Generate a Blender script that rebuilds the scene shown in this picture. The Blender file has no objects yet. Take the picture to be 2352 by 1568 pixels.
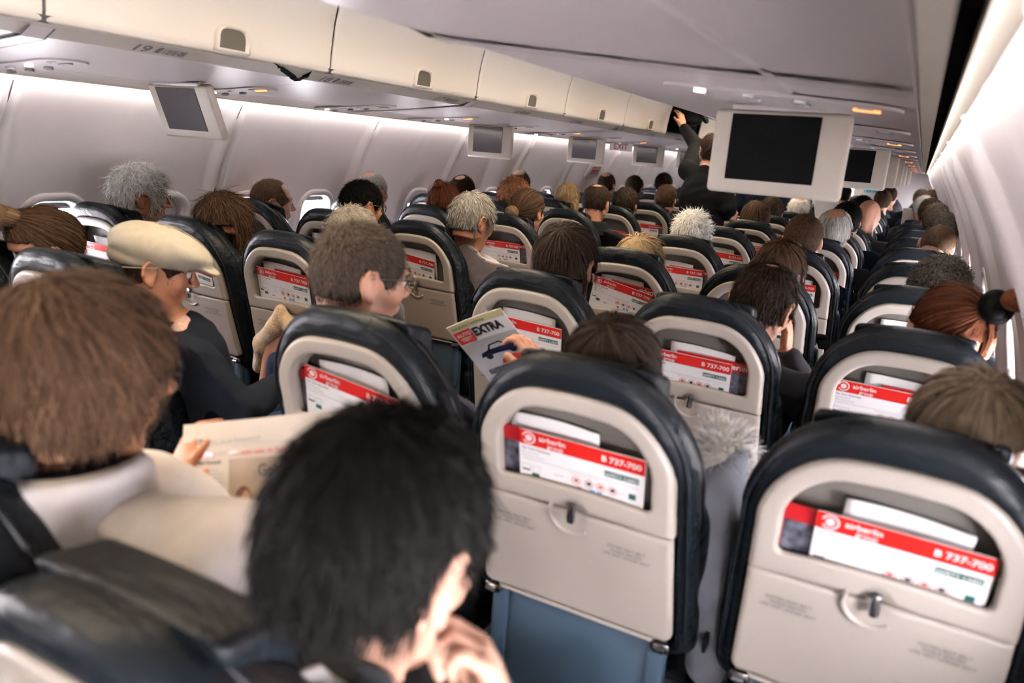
import bpy, bmesh, math, random
import numpy as np
from mathutils import Matrix, Vector
random.seed(7)
RNG = np.random.default_rng(11)
S = bpy.context.scene
COL = S.collection
PI = math.pi

# ------------------------------------------------------------------ helpers
def link(o, parent=None, loc=None, rot=None):
    COL.objects.link(o)
    if parent is not None: o.parent = parent
    if loc is not None: o.location = loc
    if rot is not None: o.rotation_euler = rot
    return o

def tag(o, label=None, cat=None, group=None, kind=None):
    if label: o['label'] = label
    if cat: o['category'] = cat
    if group: o['group'] = group
    if kind: o['kind'] = kind
    return o

def empty(name, loc=(0, 0, 0), rot=(0, 0, 0)):
    o = bpy.data.objects.new(name, None)
    o.empty_display_size = .1
    return link(o, None, loc, rot)

def mesh_np(name, V, F, mats, parent=None, loc=None, rot=None, smooth=True, mi=None, attr=None):
    """V (n,3) array, F (m,4) int array of quads (or list of polygons)."""
    me = bpy.data.meshes.new(name)
    if isinstance(F, np.ndarray):
        n, k = F.shape
        me.vertices.add(len(V)); me.vertices.foreach_set('co', np.asarray(V, np.float32).ravel())
        me.loops.add(n * k); me.loops.foreach_set('vertex_index', F.astype(np.int32).ravel())
        me.polygons.add(n)
        me.polygons.foreach_set('loop_start', (np.arange(n) * k).astype(np.int32))
    else:
        me.from_pydata([tuple(map(float, v)) for v in V], [], [tuple(map(int, f)) for f in F])
    for m in (mats if isinstance(mats, (list, tuple)) else [mats]): me.materials.append(m)
    if mi is not None: me.polygons.foreach_set('material_index', np.asarray(mi, np.int32))
    me.update(calc_edges=True)
    if smooth: me.polygons.foreach_set('use_smooth', np.ones(len(me.polygons), bool))
    if attr is not None:
        a = me.attributes.new('tone', 'FLOAT', 'POINT'); a.data.foreach_set('value', attr.astype(np.float32))
    o = bpy.data.objects.new(name, me)
    return link(o, parent, loc, rot)

class MB:
    """collects simple shapes into one mesh"""
    def __init__(s): s.bm = bmesh.new(); s.k = 0
    def _fin(s, vs, M, mi):
        if M is not None: bmesh.ops.transform(s.bm, matrix=M, verts=vs)
        for f in {f for v in vs for f in v.link_faces}: f.material_index = mi
    def box(s, c, d, mi=0, b=0, M=None, seg=2):
        r = bmesh.ops.create_cube(s.bm, size=1)
        vs = r['verts']
        bmesh.ops.transform(s.bm, matrix=Matrix.Translation(c) @ Matrix.Diagonal((*d, 1)), verts=vs)
        if b > 0:
            es = list({e for v in vs for e in v.link_edges})
            rr = bmesh.ops.bevel(s.bm, geom=es, offset=min(b, min(d) * .49), segments=seg, affect='EDGES', profile=.5)
            vs = list({v for f in rr['faces'] for v in f.verts} | {v for v in vs if v.is_valid})
        s._fin(vs, M, mi); return s
    def tube(s, pts, r, n=8, mi=0, closed=False, M=None, r2=None):
        pts = [Vector(p) for p in pts]; N = len(pts); rings = []
        up = Vector((0, 0, 1))
        for i, p in enumerate(pts):
            a = pts[(i - 1) % N] if (closed or i > 0) else p
            c = pts[(i + 1) % N] if (closed or i < N - 1) else p
            t = (c - a).normalized()
            u = t.cross(up)
            if u.length < .05: u = t.cross(Vector((0, 1, 0)))
            u.normalize(); w = t.cross(u)
            rr = r if r2 is None else r + (r2 - r) * i / (N - 1)
            rings.append([s.bm.verts.new(p + (u * math.cos(2 * PI * k / n) + w * math.sin(2 * PI * k / n)) * rr) for k in range(n)])
        for i in range(N if closed else N - 1):
            A, B = rings[i], rings[(i + 1) % N]
            for k in range(n): s.bm.faces.new((A[k], A[(k + 1) % n], B[(k + 1) % n], B[k]))
        if not closed: s.bm.faces.new(rings[0][::-1]); s.bm.faces.new(rings[-1])
        s._fin([v for R in rings for v in R], M, mi); return s
    def cyl(s, c, r, h, axis='Z', n=20, mi=0, M=None):
        d = {'X': Vector((h / 2, 0, 0)), 'Y': Vector((0, h / 2, 0)), 'Z': Vector((0, 0, h / 2))}[axis]
        return s.tube([Vector(c) - d, Vector(c) + d], r, n, mi, False, M)
    def quad(s, ps, mi=0):
        vs = [s.bm.verts.new(p) for p in ps]; f = s.bm.faces.new(vs); f.material_index = mi; return s
    def poly_prism(s, pts, y0, y1, mi=0, axis='Y'):
        def P(p, t): return (p[0], t, p[1]) if axis == 'Y' else ((t, p[0], p[1]) if axis == 'X' else (p[0], p[1], t))
        a = [s.bm.verts.new(P(p, y0)) for p in pts]; b = [s.bm.verts.new(P(p, y1)) for p in pts]
        n = len(pts)
        fs = [s.bm.faces.new(a), s.bm.faces.new(b[::-1])] + [s.bm.faces.new((a[i], b[i], b[(i + 1) % n], a[(i + 1) % n])) for i in range(n)]
        for f in fs: f.material_index = mi
        return s
    def text(s, body, size, M, mi=0, bold=0.0, align='LEFT', sx=1.0):
        V, F = text_geo(body, bold, align)
        vs = [s.bm.verts.new(M @ Vector((v[0] * size * sx, v[1] * size, 0))) for v in V]
        for f in F:
            try: s.bm.faces.new([vs[i] for i in f]).material_index = mi
            except ValueError: pass
        return s
    def build(s, name, mats, parent=None, loc=None, rot=None, smooth=False):
        me = bpy.data.meshes.new(name)
        bmesh.ops.recalc_face_normals(s.bm, faces=s.bm.faces)
        s.bm.to_mesh(me); s.bm.free()
        for m in (mats if isinstance(mats, (list, tuple)) else [mats]): me.materials.append(m)
        if smooth:
            me.polygons.foreach_set('use_smooth', np.ones(len(me.polygons), bool))
            try: me.set_sharp_from_angle(angle=math.radians(38))
            except Exception: pass
        return link(bpy.data.objects.new(name, me), parent, loc, rot)

_T = {}
def text_geo(body, bold, align):
    k = (body, bold, align)
    if k in _T: return _T[k]
    cu = bpy.data.curves.new('t', 'FONT'); cu.body = body; cu.align_x = align; cu.offset = bold; cu.resolution_u = 3
    o = bpy.data.objects.new('t', cu); COL.objects.link(o)
    bpy.context.view_layer.update()
    me = o.evaluated_get(bpy.context.evaluated_depsgraph_get()).to_mesh()
    V = [v.co[:] for v in me.vertices]; F = [tuple(p.vertices) for p in me.polygons]
    o.to_mesh_clear(); bpy.data.objects.remove(o); bpy.data.curves.remove(cu)
    _T[k] = (V, F); return V, F

# ------------------------------------------------------------------ materials
def mat(name, col, rough=.5, metal=0, spec=.5, noise=0, nscale=8, bump=0, bscale=60, sheen=0, coat=0, tone=None, stretch=None, sss=0, emit=None, es=0, bdist=.004):
    m = bpy.data.materials.new(name); m.use_nodes = True
    nt = m.node_tree; b = nt.nodes['Principled BSDF']
    b.inputs['Base Color'].default_value = (*col, 1); b.inputs['Roughness'].default_value = rough
    b.inputs['Metallic'].default_value = metal; b.inputs['Specular IOR Level'].default_value = spec
    b.inputs['Coat Weight'].default_value = coat; b.inputs['Sheen Weight'].default_value = sheen
    if sss: b.inputs['Subsurface Weight'].default_value = sss; b.inputs['Subsurface Radius'].default_value = (.012, .005, .003); b.inputs['Subsurface Scale'].default_value = 1
    if emit: b.inputs['Emission Color'].default_value = (*emit, 1); b.inputs['Emission Strength'].default_value = es
    tc = None
    def coord():
        nonlocal tc
        if tc is None:
            t = nt.nodes.new('ShaderNodeTexCoord'); tc = t.outputs['Object']
            if stretch:
                mp = nt.nodes.new('ShaderNodeMapping'); mp.inputs['Scale'].default_value = stretch
                nt.links.new(tc, mp.inputs['Vector']); tc = mp.outputs[0]
        return tc
    if noise:
        n = nt.nodes.new('ShaderNodeTexNoise'); n.inputs['Scale'].default_value = nscale; n.inputs['Detail'].default_value = 4
        nt.links.new(coord(), n.inputs['Vector'])
        r = nt.nodes.new('ShaderNodeValToRGB')
        r.color_ramp.elements[0].position = .3; r.color_ramp.elements[1].position = .7
        r.color_ramp.elements[0].color = (*[c * (1 - noise) for c in col], 1); r.color_ramp.elements[1].color = (*[min(1, c * (1 + noise)) for c in col], 1)
        nt.links.new(n.outputs['Fac'], r.inputs[0]); nt.links.new(r.outputs[0], b.inputs['Base Color'])
    if tone:
        a = nt.nodes.new('ShaderNodeAttribute'); a.attribute_name = 'tone'
        r = nt.nodes.new('ShaderNodeValToRGB')
        r.color_ramp.elements[0].color = (*[c * (1 - tone) for c in col], 1); r.color_ramp.elements[1].color = (*[min(1, c * (1 + tone)) for c in col], 1)
        nt.links.new(a.outputs['Fac'], r.inputs[0]); nt.links.new(r.outputs[0], b.inputs['Base Color'])
    if bump:
        n = nt.nodes.new('ShaderNodeTexNoise'); n.inputs['Scale'].default_value = bscale; n.inputs['Detail'].default_value = 3
        nt.links.new(coord(), n.inputs['Vector'])
        bp = nt.nodes.new('ShaderNodeBump'); bp.inputs['Strength'].default_value = bump; bp.inputs['Distance'].default_value = bdist
        nt.links.new(n.outputs['Fac'], bp.inputs['Height']); nt.links.new(bp.outputs[0], b.inputs['Normal'])
    return m

M = {}
M['wall'] = mat('wall_panel_plastic', (.88, .815, .80), .42, noise=.015, nscale=2)
M['door'] = mat('bin_door_plastic', (.74, .68, .59), .38, noise=.012, nscale=3)
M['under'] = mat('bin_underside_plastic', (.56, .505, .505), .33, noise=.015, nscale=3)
M['strip'] = mat('beige_trim_plastic', (.50, .46, .40), .4)
M['grip'] = mat('grip_olive_shaded', (.12, .11, .085), .45)  # olive grip, darkened to carry the shade of a hollow
M['seam'] = mat('dark_seam', (.10, .09, .10), .6)
M['black'] = mat('black_slot', (.004, .004, .005), .8, spec=.1)
M['shell'] = mat('seat_shell_plastic', (.42, .375, .325), .36, noise=.02, nscale=9, bump=.04, bscale=300)
M['liner'] = mat('pocket_liner_plastic', (.16, .148, .130), .5)
M['leather'] = mat('navy_leather', (.005, .0085, .012), .42, spec=.28, noise=.25, nscale=14, bump=.8, bscale=34, stretch=(.55, 1.6, 1.3), bdist=.006)
M['stitch'] = mat('stitched_piping', (.006, .009, .014), .4)
M['lower'] = mat('lower_panel_blue', (.05, .085, .125), .5, noise=.1, nscale=5)
M['chrome'] = mat('chrome_latch', (.55, .56, .60), .22, metal=1)
M['frame'] = mat('grey_metal', (.20, .22, .25), .4, metal=.6)
M['print'] = mat('grey_print', (.16, .15, .15), .6)
M['monitor'] = mat('monitor_plastic', (.62, .56, .48), .4)
M['screen'] = mat('dark_screen', (.003, .004, .005), .25, spec=.10)
M['screen2'] = mat('grey_screen', (.10, .10, .11), .10, spec=.9, coat=.6)
M['carpet'] = mat('blue_carpet', (.012, .022, .04), .95, noise=.3, nscale=150, bump=.5, bscale=400)
M['white'] = mat('white_paper', (.82, .80, .78), .6, noise=.02, nscale=20)
M['cardw'] = mat('card_white', (.80, .79, .79), .28, coat=.3)
M['red'] = mat('card_red', (.62, .018, .014), .3, coat=.3)
M['redd'] = mat('magazine_red', (.48, .015, .02), .3, coat=.2)
M['green'] = mat('card_green', (.02, .10, .085), .4)
M['ink'] = mat('ink_black', (.02, .02, .022), .5)
M['inkr'] = mat('ink_red', (.55, .12, .10), .5)
M['inkb'] = mat('ink_blue', (.12, .36, .62), .5)
M['inkp'] = mat('ink_pale', (.42, .42, .44), .5)
M['photo'] = mat('photo_print', (.10, .10, .13), .4, noise=.8, nscale=60)
M['grey'] = mat('grey_paper', (.36, .42, .48), .5)
M['glasslamp'] = mat('lamp_glass', (.9, .9, .95), .08, spec=1, coat=1)
M['amber'] = mat('amber_sign', (.9, .25, .05), .4, emit=(1, .25, .06), es=2.2)
M['lamp'] = mat('reading_lamp_lit', (1, .9, .8), .4, emit=(1, .85, .75), es=3)
M['nozzle'] = mat('air_nozzle', (.35, .33, .33), .35)
M['bulk'] = mat('bulkhead_panel', (.50, .47, .47), .5)
M['curtain'] = mat('teal_curtain', (.12, .34, .44), .8)
M['shade'] = mat('window_shade', (.72, .71, .72), .5)
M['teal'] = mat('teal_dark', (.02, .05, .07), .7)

def glass(name):
    m = bpy.data.materials.new(name); m.use_nodes = True; nt = m.node_tree; nt.nodes.clear()
    o = nt.nodes.new('ShaderNodeOutputMaterial'); mx = nt.nodes.new('ShaderNodeMixShader')
    t = nt.nodes.new('ShaderNodeBsdfTransparent'); g = nt.nodes.new('ShaderNodeBsdfGlossy'); g.inputs['Roughness'].default_value = .02
    t.inputs[0].default_value = (.96, .98, 1, 1); mx.inputs[0].default_value = .06
    nt.links.new(t.outputs[0], mx.inputs[1]); nt.links.new(g.outputs[0], mx.inputs[2]); nt.links.new(mx.outputs[0], o.inputs[0])
    return m
M['glass'] = glass('window_glass')
M['lens'] = glass('spectacle_lens')

# ------------------------------------------------------------------ implicit surfaces
class Field:
    def __init__(s, lo, hi, h):
        s.lo = np.array(lo, float); s.h = h
        n = np.ceil((np.array(hi, float) - s.lo) / h).astype(int) + 1
        s.F = np.full(n, .2, np.float32); s.n = n
        s.ax = [s.lo[i] + np.arange(n[i]) * h for i in range(3)]
    def sub(s, lo, hi):
        a = np.maximum(np.floor((np.array(lo) - s.lo) / s.h).astype(int), 0)
        b = np.minimum(np.ceil((np.array(hi) - s.lo) / s.h).astype(int) + 1, s.n)
        if np.any(b <= a): return None, None
        sl = tuple(slice(a[i], b[i]) for i in range(3))
        X = s.ax[0][a[0]:b[0], None, None]; Y = s.ax[1][None, a[1]:b[1], None]; Z = s.ax[2][None, None, a[2]:b[2]]
        return sl, (X, Y, Z)
    def comb(s, sl, d, k, op='u'):
        F = s.F[sl]
        if op == 'u':
            if k <= 0: s.F[sl] = np.minimum(F, d)
            else:
                h = np.clip(.5 + .5 * (F - d) / k, 0, 1); s.F[sl] = F + (d - F) * h - k * h * (1 - h)
        else:
            d = -d
            if k <= 0: s.F[sl] = np.maximum(F, d)
            else:
                h = np.clip(.5 - .5 * (F - d) / k, 0, 1); s.F[sl] = F + (d - F) * h + k * h * (1 - h)
    def ell(s, c, r, R=None, k=.01, op='u'):
        c = np.array(c, float); r = np.array(r, float)
        m = max(r) if R is not None else r
        mg = k + 3 * s.h
        sl, G = s.sub(c - m - mg, c + m + mg)
        if sl is None: return s
        P = [G[i] - c[i] for i in range(3)]
        if R is not None: P = [R[0][i] * P[0] + R[1][i] * P[1] + R[2][i] * P[2] for i in range(3)]
        q = sum((P[i] / r[i]) ** 2 for i in range(3)); q2 = sum((P[i] / r[i] ** 2) ** 2 for i in range(3))
        k0 = np.sqrt(q); k1 = np.sqrt(q2) + 1e-9
        s.comb(sl, k0 * (k0 - 1) / k1, k, op); return s
    def cone(s, a, b, ra, rb, k=.01, op='u'):
        a = np.array(a, float); b = np.array(b, float); rm = max(ra, rb) + k + 3 * s.h
        sl, G = s.sub(np.minimum(a, b) - rm, np.maximum(a, b) + rm)
        if sl is None: return s
        d = b - a; L = float(d @ d) + 1e-12
        P = [G[i] - a[i] for i in range(3)]
        t = np.clip((P[0] * d[0] + P[1] * d[1] + P[2] * d[2]) / L, 0, 1)
        D = np.sqrt((P[0] - t * d[0]) ** 2 + (P[1] - t * d[1]) ** 2 + (P[2] - t * d[2]) ** 2) - (ra + (rb - ra) * t)
        s.comb(sl, D, k, op); return s
    def mesh(s):
        return surface_nets(s.F, s.lo, s.h)

def surface_nets(F, lo, h):
    F = F.copy()
    for ax in range(3):
        i = [slice(None)] * 3
        for e in (0, -1): i[ax] = e; F[tuple(i)] = np.maximum(F[tuple(i)], h * .5)
    C = [(i, j, k) for i in (0, 1) for j in (0, 1) for k in (0, 1)]
    n = np.array(F.shape) - 1
    ins = F < 0
    cnt = np.zeros(n, np.int8)
    for c in C: cnt += ins[c[0]:c[0] + n[0], c[1]:c[1] + n[1], c[2]:c[2] + n[2]]
    mask = (cnt > 0) & (cnt < 8)
    I = np.argwhere(mask); m = len(I)
    if m == 0: return np.zeros((0, 3)), np.zeros((0, 4), int)
    idx = np.full(n, -1, np.int64); idx[mask] = np.arange(m)
    V = np.stack([F[I[:, 0] + c[0], I[:, 1] + c[1], I[:, 2] + c[2]] for c in C], 1)
    pos = np.zeros((m, 3)); num = np.zeros(m)
    for a in range(8):
        for b in range(a + 1, 8):
            ca, cb = np.array(C[a]), np.array(C[b])
            if np.abs(ca - cb).sum() != 1: continue
            va, vb = V[:, a], V[:, b]; x = (va < 0) != (vb < 0)
            t = va[x] / (va[x] - vb[x]); pos[x] += ca + t[:, None] * (cb - ca); num[x] += 1
    P = (I + pos / num[:, None]) * h + lo
    faces = []
    for ax in range(3):
        o1, o2 = [(1, 2), (2, 0), (0, 1)][ax]
        s0 = [slice(0, None)] * 3
        A = [slice(None)] * 3; B = [slice(None)] * 3
        A[ax] = slice(0, -1); B[ax] = slice(1, None)
        sa, sb = ins[tuple(A)], ins[tuple(B)]
        ch = sa != sb
        E = np.argwhere(ch)
        ok = (E[:, o1] > 0) & (E[:, o2] > 0) & (E[:, o1] < F.shape[o1] - 1) & (E[:, o2] < F.shape[o2] - 1)
        E = E[ok]; fl = sa[E[:, 0], E[:, 1], E[:, 2]]
        q = []
        for d1, d2 in ((-1, -1), (0, -1), (0, 0), (-1, 0)):
            c = E.copy(); c[:, o1] += d1; c[:, o2] += d2; q.append(idx[c[:, 0], c[:, 1], c[:, 2]])
        Q = np.stack(q, 1); Q[~fl] = Q[~fl][:, ::-1]; faces.append(Q)
    return P, np.concatenate(faces)

def relax(V, F, it=1, lam=.5):
    n = len(V)
    U = np.concatenate([F[:, [0, 1, 2, 3]].ravel(), F[:, [1, 2, 3, 0]].ravel()]); W = np.concatenate([F[:, [1, 2, 3, 0]].ravel(), F[:, [0, 1, 2, 3]].ravel()])
    c = np.maximum(np.bincount(U, minlength=n), 1)
    for _ in range(it):
        A = np.stack([np.bincount(U, V[W, k], n) for k in range(3)], 1) / c[:, None]
        V = V + lam * (A - V)
    return V
# ------------------------------------------------------------------ cabin dimensions (metres, floor z=0)
XC, RW, ZC = -1.41, 1.77, .57
YA, YB = -1.95, 15.62
Y0, PITCH = 1.1027, .7872
SX = {'A': -2.86, 'B': -2.37, 'C': -1.88, 'D': -.94, 'E': -.448, 'F': .045}
def hwz(z): return math.sqrt(RW * RW - (z - ZC) ** 2)
PAN0, PANW = 1.65, 1.035          # wall panel joints
WINS = [PAN0 + .25875 + .5175 * k for k in range(-6, 27)]
WZ, WHW, WHH = .965, .112, .152   # window centre height, half width, half height of the clear opening

def struct(o, label=None): o['kind'] = 'structure'; return tag(o, label)

# floor, ceiling, end walls
b = MB(); b.box((XC, (YA + YB) / 2, -.03), (3.6, YB - YA, .06)); struct(b.build('floor', M['carpet']))
b = MB()
pr = [(-.40, 2.10), (-.30, 2.135), (0, 2.15), (.30, 2.135), (.40, 2.10)]
for i in range(4):
    (h0, z0), (h1, z1) = pr[i], pr[i + 1]
    b.quad([(XC + h0, YA, z0), (XC + h1, YA, z1), (XC + h1, YB, z1), (XC + h0, YB, z0)])
struct(b.build('ceiling', M['door'], smooth=True))

def wall_side(side, name):
    ys = np.unique(np.round(np.arange(YA, YB + .001, .015), 4))
    zs = np.concatenate([np.linspace(0, .70, 10), np.arange(.72, 1.22, .017), np.linspace(1.235, 1.60, 14)])
    Y, Z = np.meshgrid(ys, zs, indexing='ij')
    u = np.abs(((Y - PAN0 + PANW / 2) % PANW) - PANW / 2) / (PANW / 2)       # 0 at the joint, 1 mid panel
    v = ((Y - PAN0) % (PANW / 2)) / (PANW / 2)                                # 0..1 within one window bay
    sm = lambda a, b_, x: np.clip((x - a) / (b_ - a), 0, 1) ** 2 * (3 - 2 * np.clip((x - a) / (b_ - a), 0, 1))
    rib = .028 * (1 - sm(.06, .13, u)) - .020 * (1 - sm(.0, .022, u)) + .007 * np.exp(-((1 - u) / .07) ** 2)
    rib = rib - .010 * np.sin(PI * v) ** 2 * sm(.62, .9, Z) * (1 - sm(1.3, 1.55, Z))
    rib = rib * (1 - .8 * sm(1.47, 1.56, Z))
    HW = np.sqrt(RW ** 2 - (Z - ZC) ** 2) - rib
    V = np.stack([XC + side * HW, Y, Z], -1).reshape(-1, 3)
    ny, nz = len(ys), len(zs)
    i = np.arange(ny - 1)[:, None]; j = np.arange(nz - 1)[None]
    a = i * nz + j
    F = np.stack([a, a + nz, a + nz + 1, a + 1], -1).reshape(-1, 4)
    if side > 0: F = F[:, ::-1]
    c = V[F].mean(1)
    wy = np.array(WINS); dy = np.abs(c[:, 1:2] - wy[None]).min(1); dz = np.abs(c[:, 2] - WZ)
    q = np.maximum(np.hypot(np.maximum(dy - .040, 0), np.maximum(dz - .085, 0)) - .078, -1)
    F = F[q > 0]
    o = mesh_np(name, V, F, M['wall']); return struct(o)
wall_side(-1, 'wall_left'); wall_side(1, 'wall_right')

# joints between wall panels: thin dark gaps
for side, nm in ((-1, 'trim_1'), (1, 'trim_2')):
    b = MB()
    k = -3
    while PAN0 + k * PANW < YB:
        y = PAN0 + k * PANW; k += 1
        zs = np.linspace(.1, 1.565, 14)
        for a, c in zip(zs[:-1], zs[1:]):
            ha, hc = hwz(a) - .0064, hwz(c) - .0064
            b.quad([(XC + side * ha, y - .0025, a), (XC + side * ha, y + .0025, a), (XC + side * hc, y + .0025, c), (XC + side * hc, y - .0025, c)])
    struct(b.build(nm, M['seam']))

# windows: flange, sleeve, half-drawn shade, pane
def rrect(hx, hz, r, n=8):
    pts = []
    for cx, cz, a0 in ((hx - r, hz - r, 0), (-hx + r, hz - r, 90), (-hx + r, -hz + r, 180), (hx - r, -hz + r, 270)):
        for i in range(n + 1):
            a = math.radians(a0 + 90 * i / n); pts.append((cx + r * math.cos(a), cz + r * math.sin(a)))
    return pts
def ring_loft(rings):
    V = [p for R in rings for p in R]; n = len(rings[0]); F = []
    for i in range(len(rings) - 1):
        for k in range(n): F.append((i * n + k, i * n + (k + 1) % n, (i + 1) * n + (k + 1) % n, (i + 1) * n + k))
    return V, F
def make_window(name, y, side, shade):
    z = WZ; x = XC + side * (hwz(z) - .004); tilt = math.asin((z - ZC) / RW)
    root = empty(name, (x, y, z), (0, side * -tilt if side < 0 else -tilt * side, 0)); root['kind'] = 'structure'
    if side < 0: root.rotation_euler = (0, tilt, 0)
    else: root.rotation_euler = (0, -tilt, 0)
    prof = [(.040, .012, .03), (.038, -.004, .03), (.026, -.009, .03), (.008, -.006, .02), (0, .004, .01), (-.012, .030, 0), (-.014, .075, 0)]
    rings = [[(side * d, p[0], p[1]) for p in rrect(WHW + e, WHH + e, .070 + max(e, -.02))] for e, d, _ in prof]
    V, F = ring_loft(rings)
    o = mesh_np('window_frame', V, F, M['wall'], root)
    bb = MB(); pts = rrect(WHW - .012, WHH - .012, .07)
    bb.poly_prism([(p[0], p[1]) for p in pts], side * .050, side * .053, 0, 'X'); bb.build('window_pane', M['glass'], root)
    if shade > 0:
        zt = WHH - .008; zb = zt - shade * 2 * WHH
        bb = MB(); bb.box((side * .040, 0, (zt + zb) / 2), (.003, 2 * WHW - .01, zt - zb)); bb.box((side * .036, 0, zb + .006), (.008, 2 * WHW - .02, .012), b=.003)
        bb.build('window_shade', M['shade'], root)
    return root
wn = 1
for k, y in enumerate(WINS):
    if y < 0: continue
    for side in (-1, 1):
        sh = [.12, .0, .1, .25, .1][(k * 3 + (side > 0)) % 5]
        if side < 0 and abs(y - 1.907) < .1: sh = .1
        if side < 0 and abs(y - 2.425) < .1: sh = .97
        make_window('window_%d' % wn, y, side, sh); wn += 1

# fuselage skin outside of the walls so that only the windows let daylight in
b = MB()
for side in (-1, 1):
    for (z0, z1) in ((0, .76), (1.17, 2.2)):
        n = 8
        for i in range(n):
            a, c = z0 + (z1 - z0) * i / n, z0 + (z1 - z0) * (i + 1) / n
            R = 1.95
            h0, h1 = (math.sqrt(max(R * R - (t - ZC) ** 2, .01)) for t in (a, c))
            b.quad([(XC + side * h0, YA, a), (XC + side * h0, YB, a), (XC + side * h1, YB, c), (XC + side * h1, YA, c)])
b.box((XC, (YA + YB) / 2, 2.42), (4.2, YB - YA, .04))
for side in (-1, 1): b.box((XC + side * 1.6, (YA + YB) / 2, 2.3), (1.4, YB - YA, .3))
struct(b.build('fuselage_skin', M['frame']))

b = MB(); b.box((XC, YA - .03, 1.2), (4, .06, 2.6)); struct(b.build('wall_back', M['bulk']))
b = MB(); b.box((XC + 1.15, YB + .03, 1.2), (1.7, .06, 2.6)); b.box((XC - 1.15, YB + .03, 1.2), (1.7, .06, 2.6)); b.box((XC, YB + 1.2, 1.2), (4, .06, 2.6)); b.box((XC, YB + .6, 2.45), (4, 1.2, .06))
struct(b.build('wall_front', M['bulk']))
# class divider curtain, teal, at the front end
V = []; n = 60
for i in range(n + 1):
    t = i / n
    for z in (1.18, 1.33): V.append((-.93 + .34 * t, YB - .06 + .018 * math.sin(t * 44), z))
F = [(2 * i, 2 * i + 2, 2 * i + 3, 2 * i + 1) for i in range(n)]
o = mesh_np('folded_curtain', V, F, M['curtain']); sd = o.modifiers.new('s', 'SOLIDIFY'); sd.thickness = .006
tag(o, 'small teal pleated curtain hanging on the far front bulkhead', 'curtain')

# ------------------------------------------------------------------ overhead bins
DP = [(.541, 1.672), (.532, 1.680), (.527, 1.70), (.523, 1.75), (.512, 1.83), (.492, 1.91), (.462, 1.98), (.42, 2.045), (.385, 2.095)]
def under(h): return 1.647 - (h - .60) * .0783 if h >= .60 else 1.672 - (h - .541) * .4237
def profile_strip(side, pts, y0, y1, b, mi=0):
    for (h0, z0), (h1, z1) in zip(pts[:-1], pts[1:]):
        q = [(XC + side * h0, y0, z0), (XC + side * h1, y0, z1), (XC + side * h1, y1, z1), (XC + side * h0, y1, z0)]
        b.quad(q, mi)
def bin_door(side, w, parent, openr=0):
    n = 14; ys = [0, .004, .012, .03] + [w * i / 8 for i in range(1, 8)] + [w - .03, w - .012, w - .004, w]
    ins = {0: .008, 1: .003, 2: .001, 3: 0}
    V = []
    for i, y in enumerate(ys):
        e = ins.get(min(i, len(ys) - 1 - i), 0)
        for (h, z) in DP: V.append((side * (h + e), y, z))
    m = len(DP); F = []
    for i in range(len(ys) - 1):
        for j in range(m - 1):
            q = (i * m + j, (i + 1) * m + j, (i + 1) * m + j + 1, i * m + j + 1); F.append(q if side < 0 else q[::-1])
    o = mesh_np('door', V, F, M['door'], parent)
    sd = o.modifiers.new('s', 'SOLIDIFY'); sd.thickness = .010; sd.offset = -1
    # handle: raised half-oval bezel round a flat olive grip, hollow's shade painted into its colour
    def arch(hw_, h_, yc, z0, n=14):
        p = [(yc - hw_, z0), (yc + hw_, z0)]
        for i in range(n + 1):
            a = PI * i / n; p.append((yc + hw_ * math.copysign(abs(math.cos(a)) ** .55, math.cos(a)), z0 + h_ * .35 + h_ * .65 * math.sin(a) ** .7))
        return p
    def hx(z):
        for (a, za), (c, zc) in zip(DP[:-1], DP[1:]):
            if za <= z <= zc: return a + (c - a) * (z - za) / (zc - za)
        return DP[1][0]
    def proj(p, off): return [(side * (hx(max(q[1], 1.681)) - off), q[0], q[1]) for q in p]
    yc = w / 2 + .06
    R = [proj(arch(.070, .078, yc, 1.682), .0), proj(arch(.067, .075, yc, 1.683), .009), proj(arch(.056, .064, yc, 1.690), .011), proj(arch(.050, .057, yc, 1.692), .002)]
    V, F = ring_loft(R)
    hd = mesh_np('handle', V, F, M['door'], o)
    gr = [proj(arch(.052, .059, yc, 1.691), .0025), proj(arch(.030, .030, yc, 1.70), .0015)]
    gV, gF = ring_loft(gr); k = len(gr[1]); gF.append(tuple(range(k, 2 * k)))
    mesh_np('grip_painted_shade', gV, gF, M['grip'], o)
    return o
BW = 1.025; B0 = 1.202 - 3 * BW
nb = 0
def bin_label(side, k):
    if side < 0:
        names = {3: 'closed cream bin door over row nineteen, biggest in view', 4: 'closed cream bin door after the strap, over row eighteen and seventeen',
                 5: 'third cream bin door from the wide joint above row nineteen', 6: 'fourth closed cream bin door from the wide joint above row nineteen',
                 7: 'last closed cream bin door before the open bin', 2: 'cream bin door cut by the frame behind the wide joint', 8: 'open overhead bin where a standing man stows a black bag'}
        return names.get(k, 'cream overhead bin farther along the cabin beyond the open bin')
    return None
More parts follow.
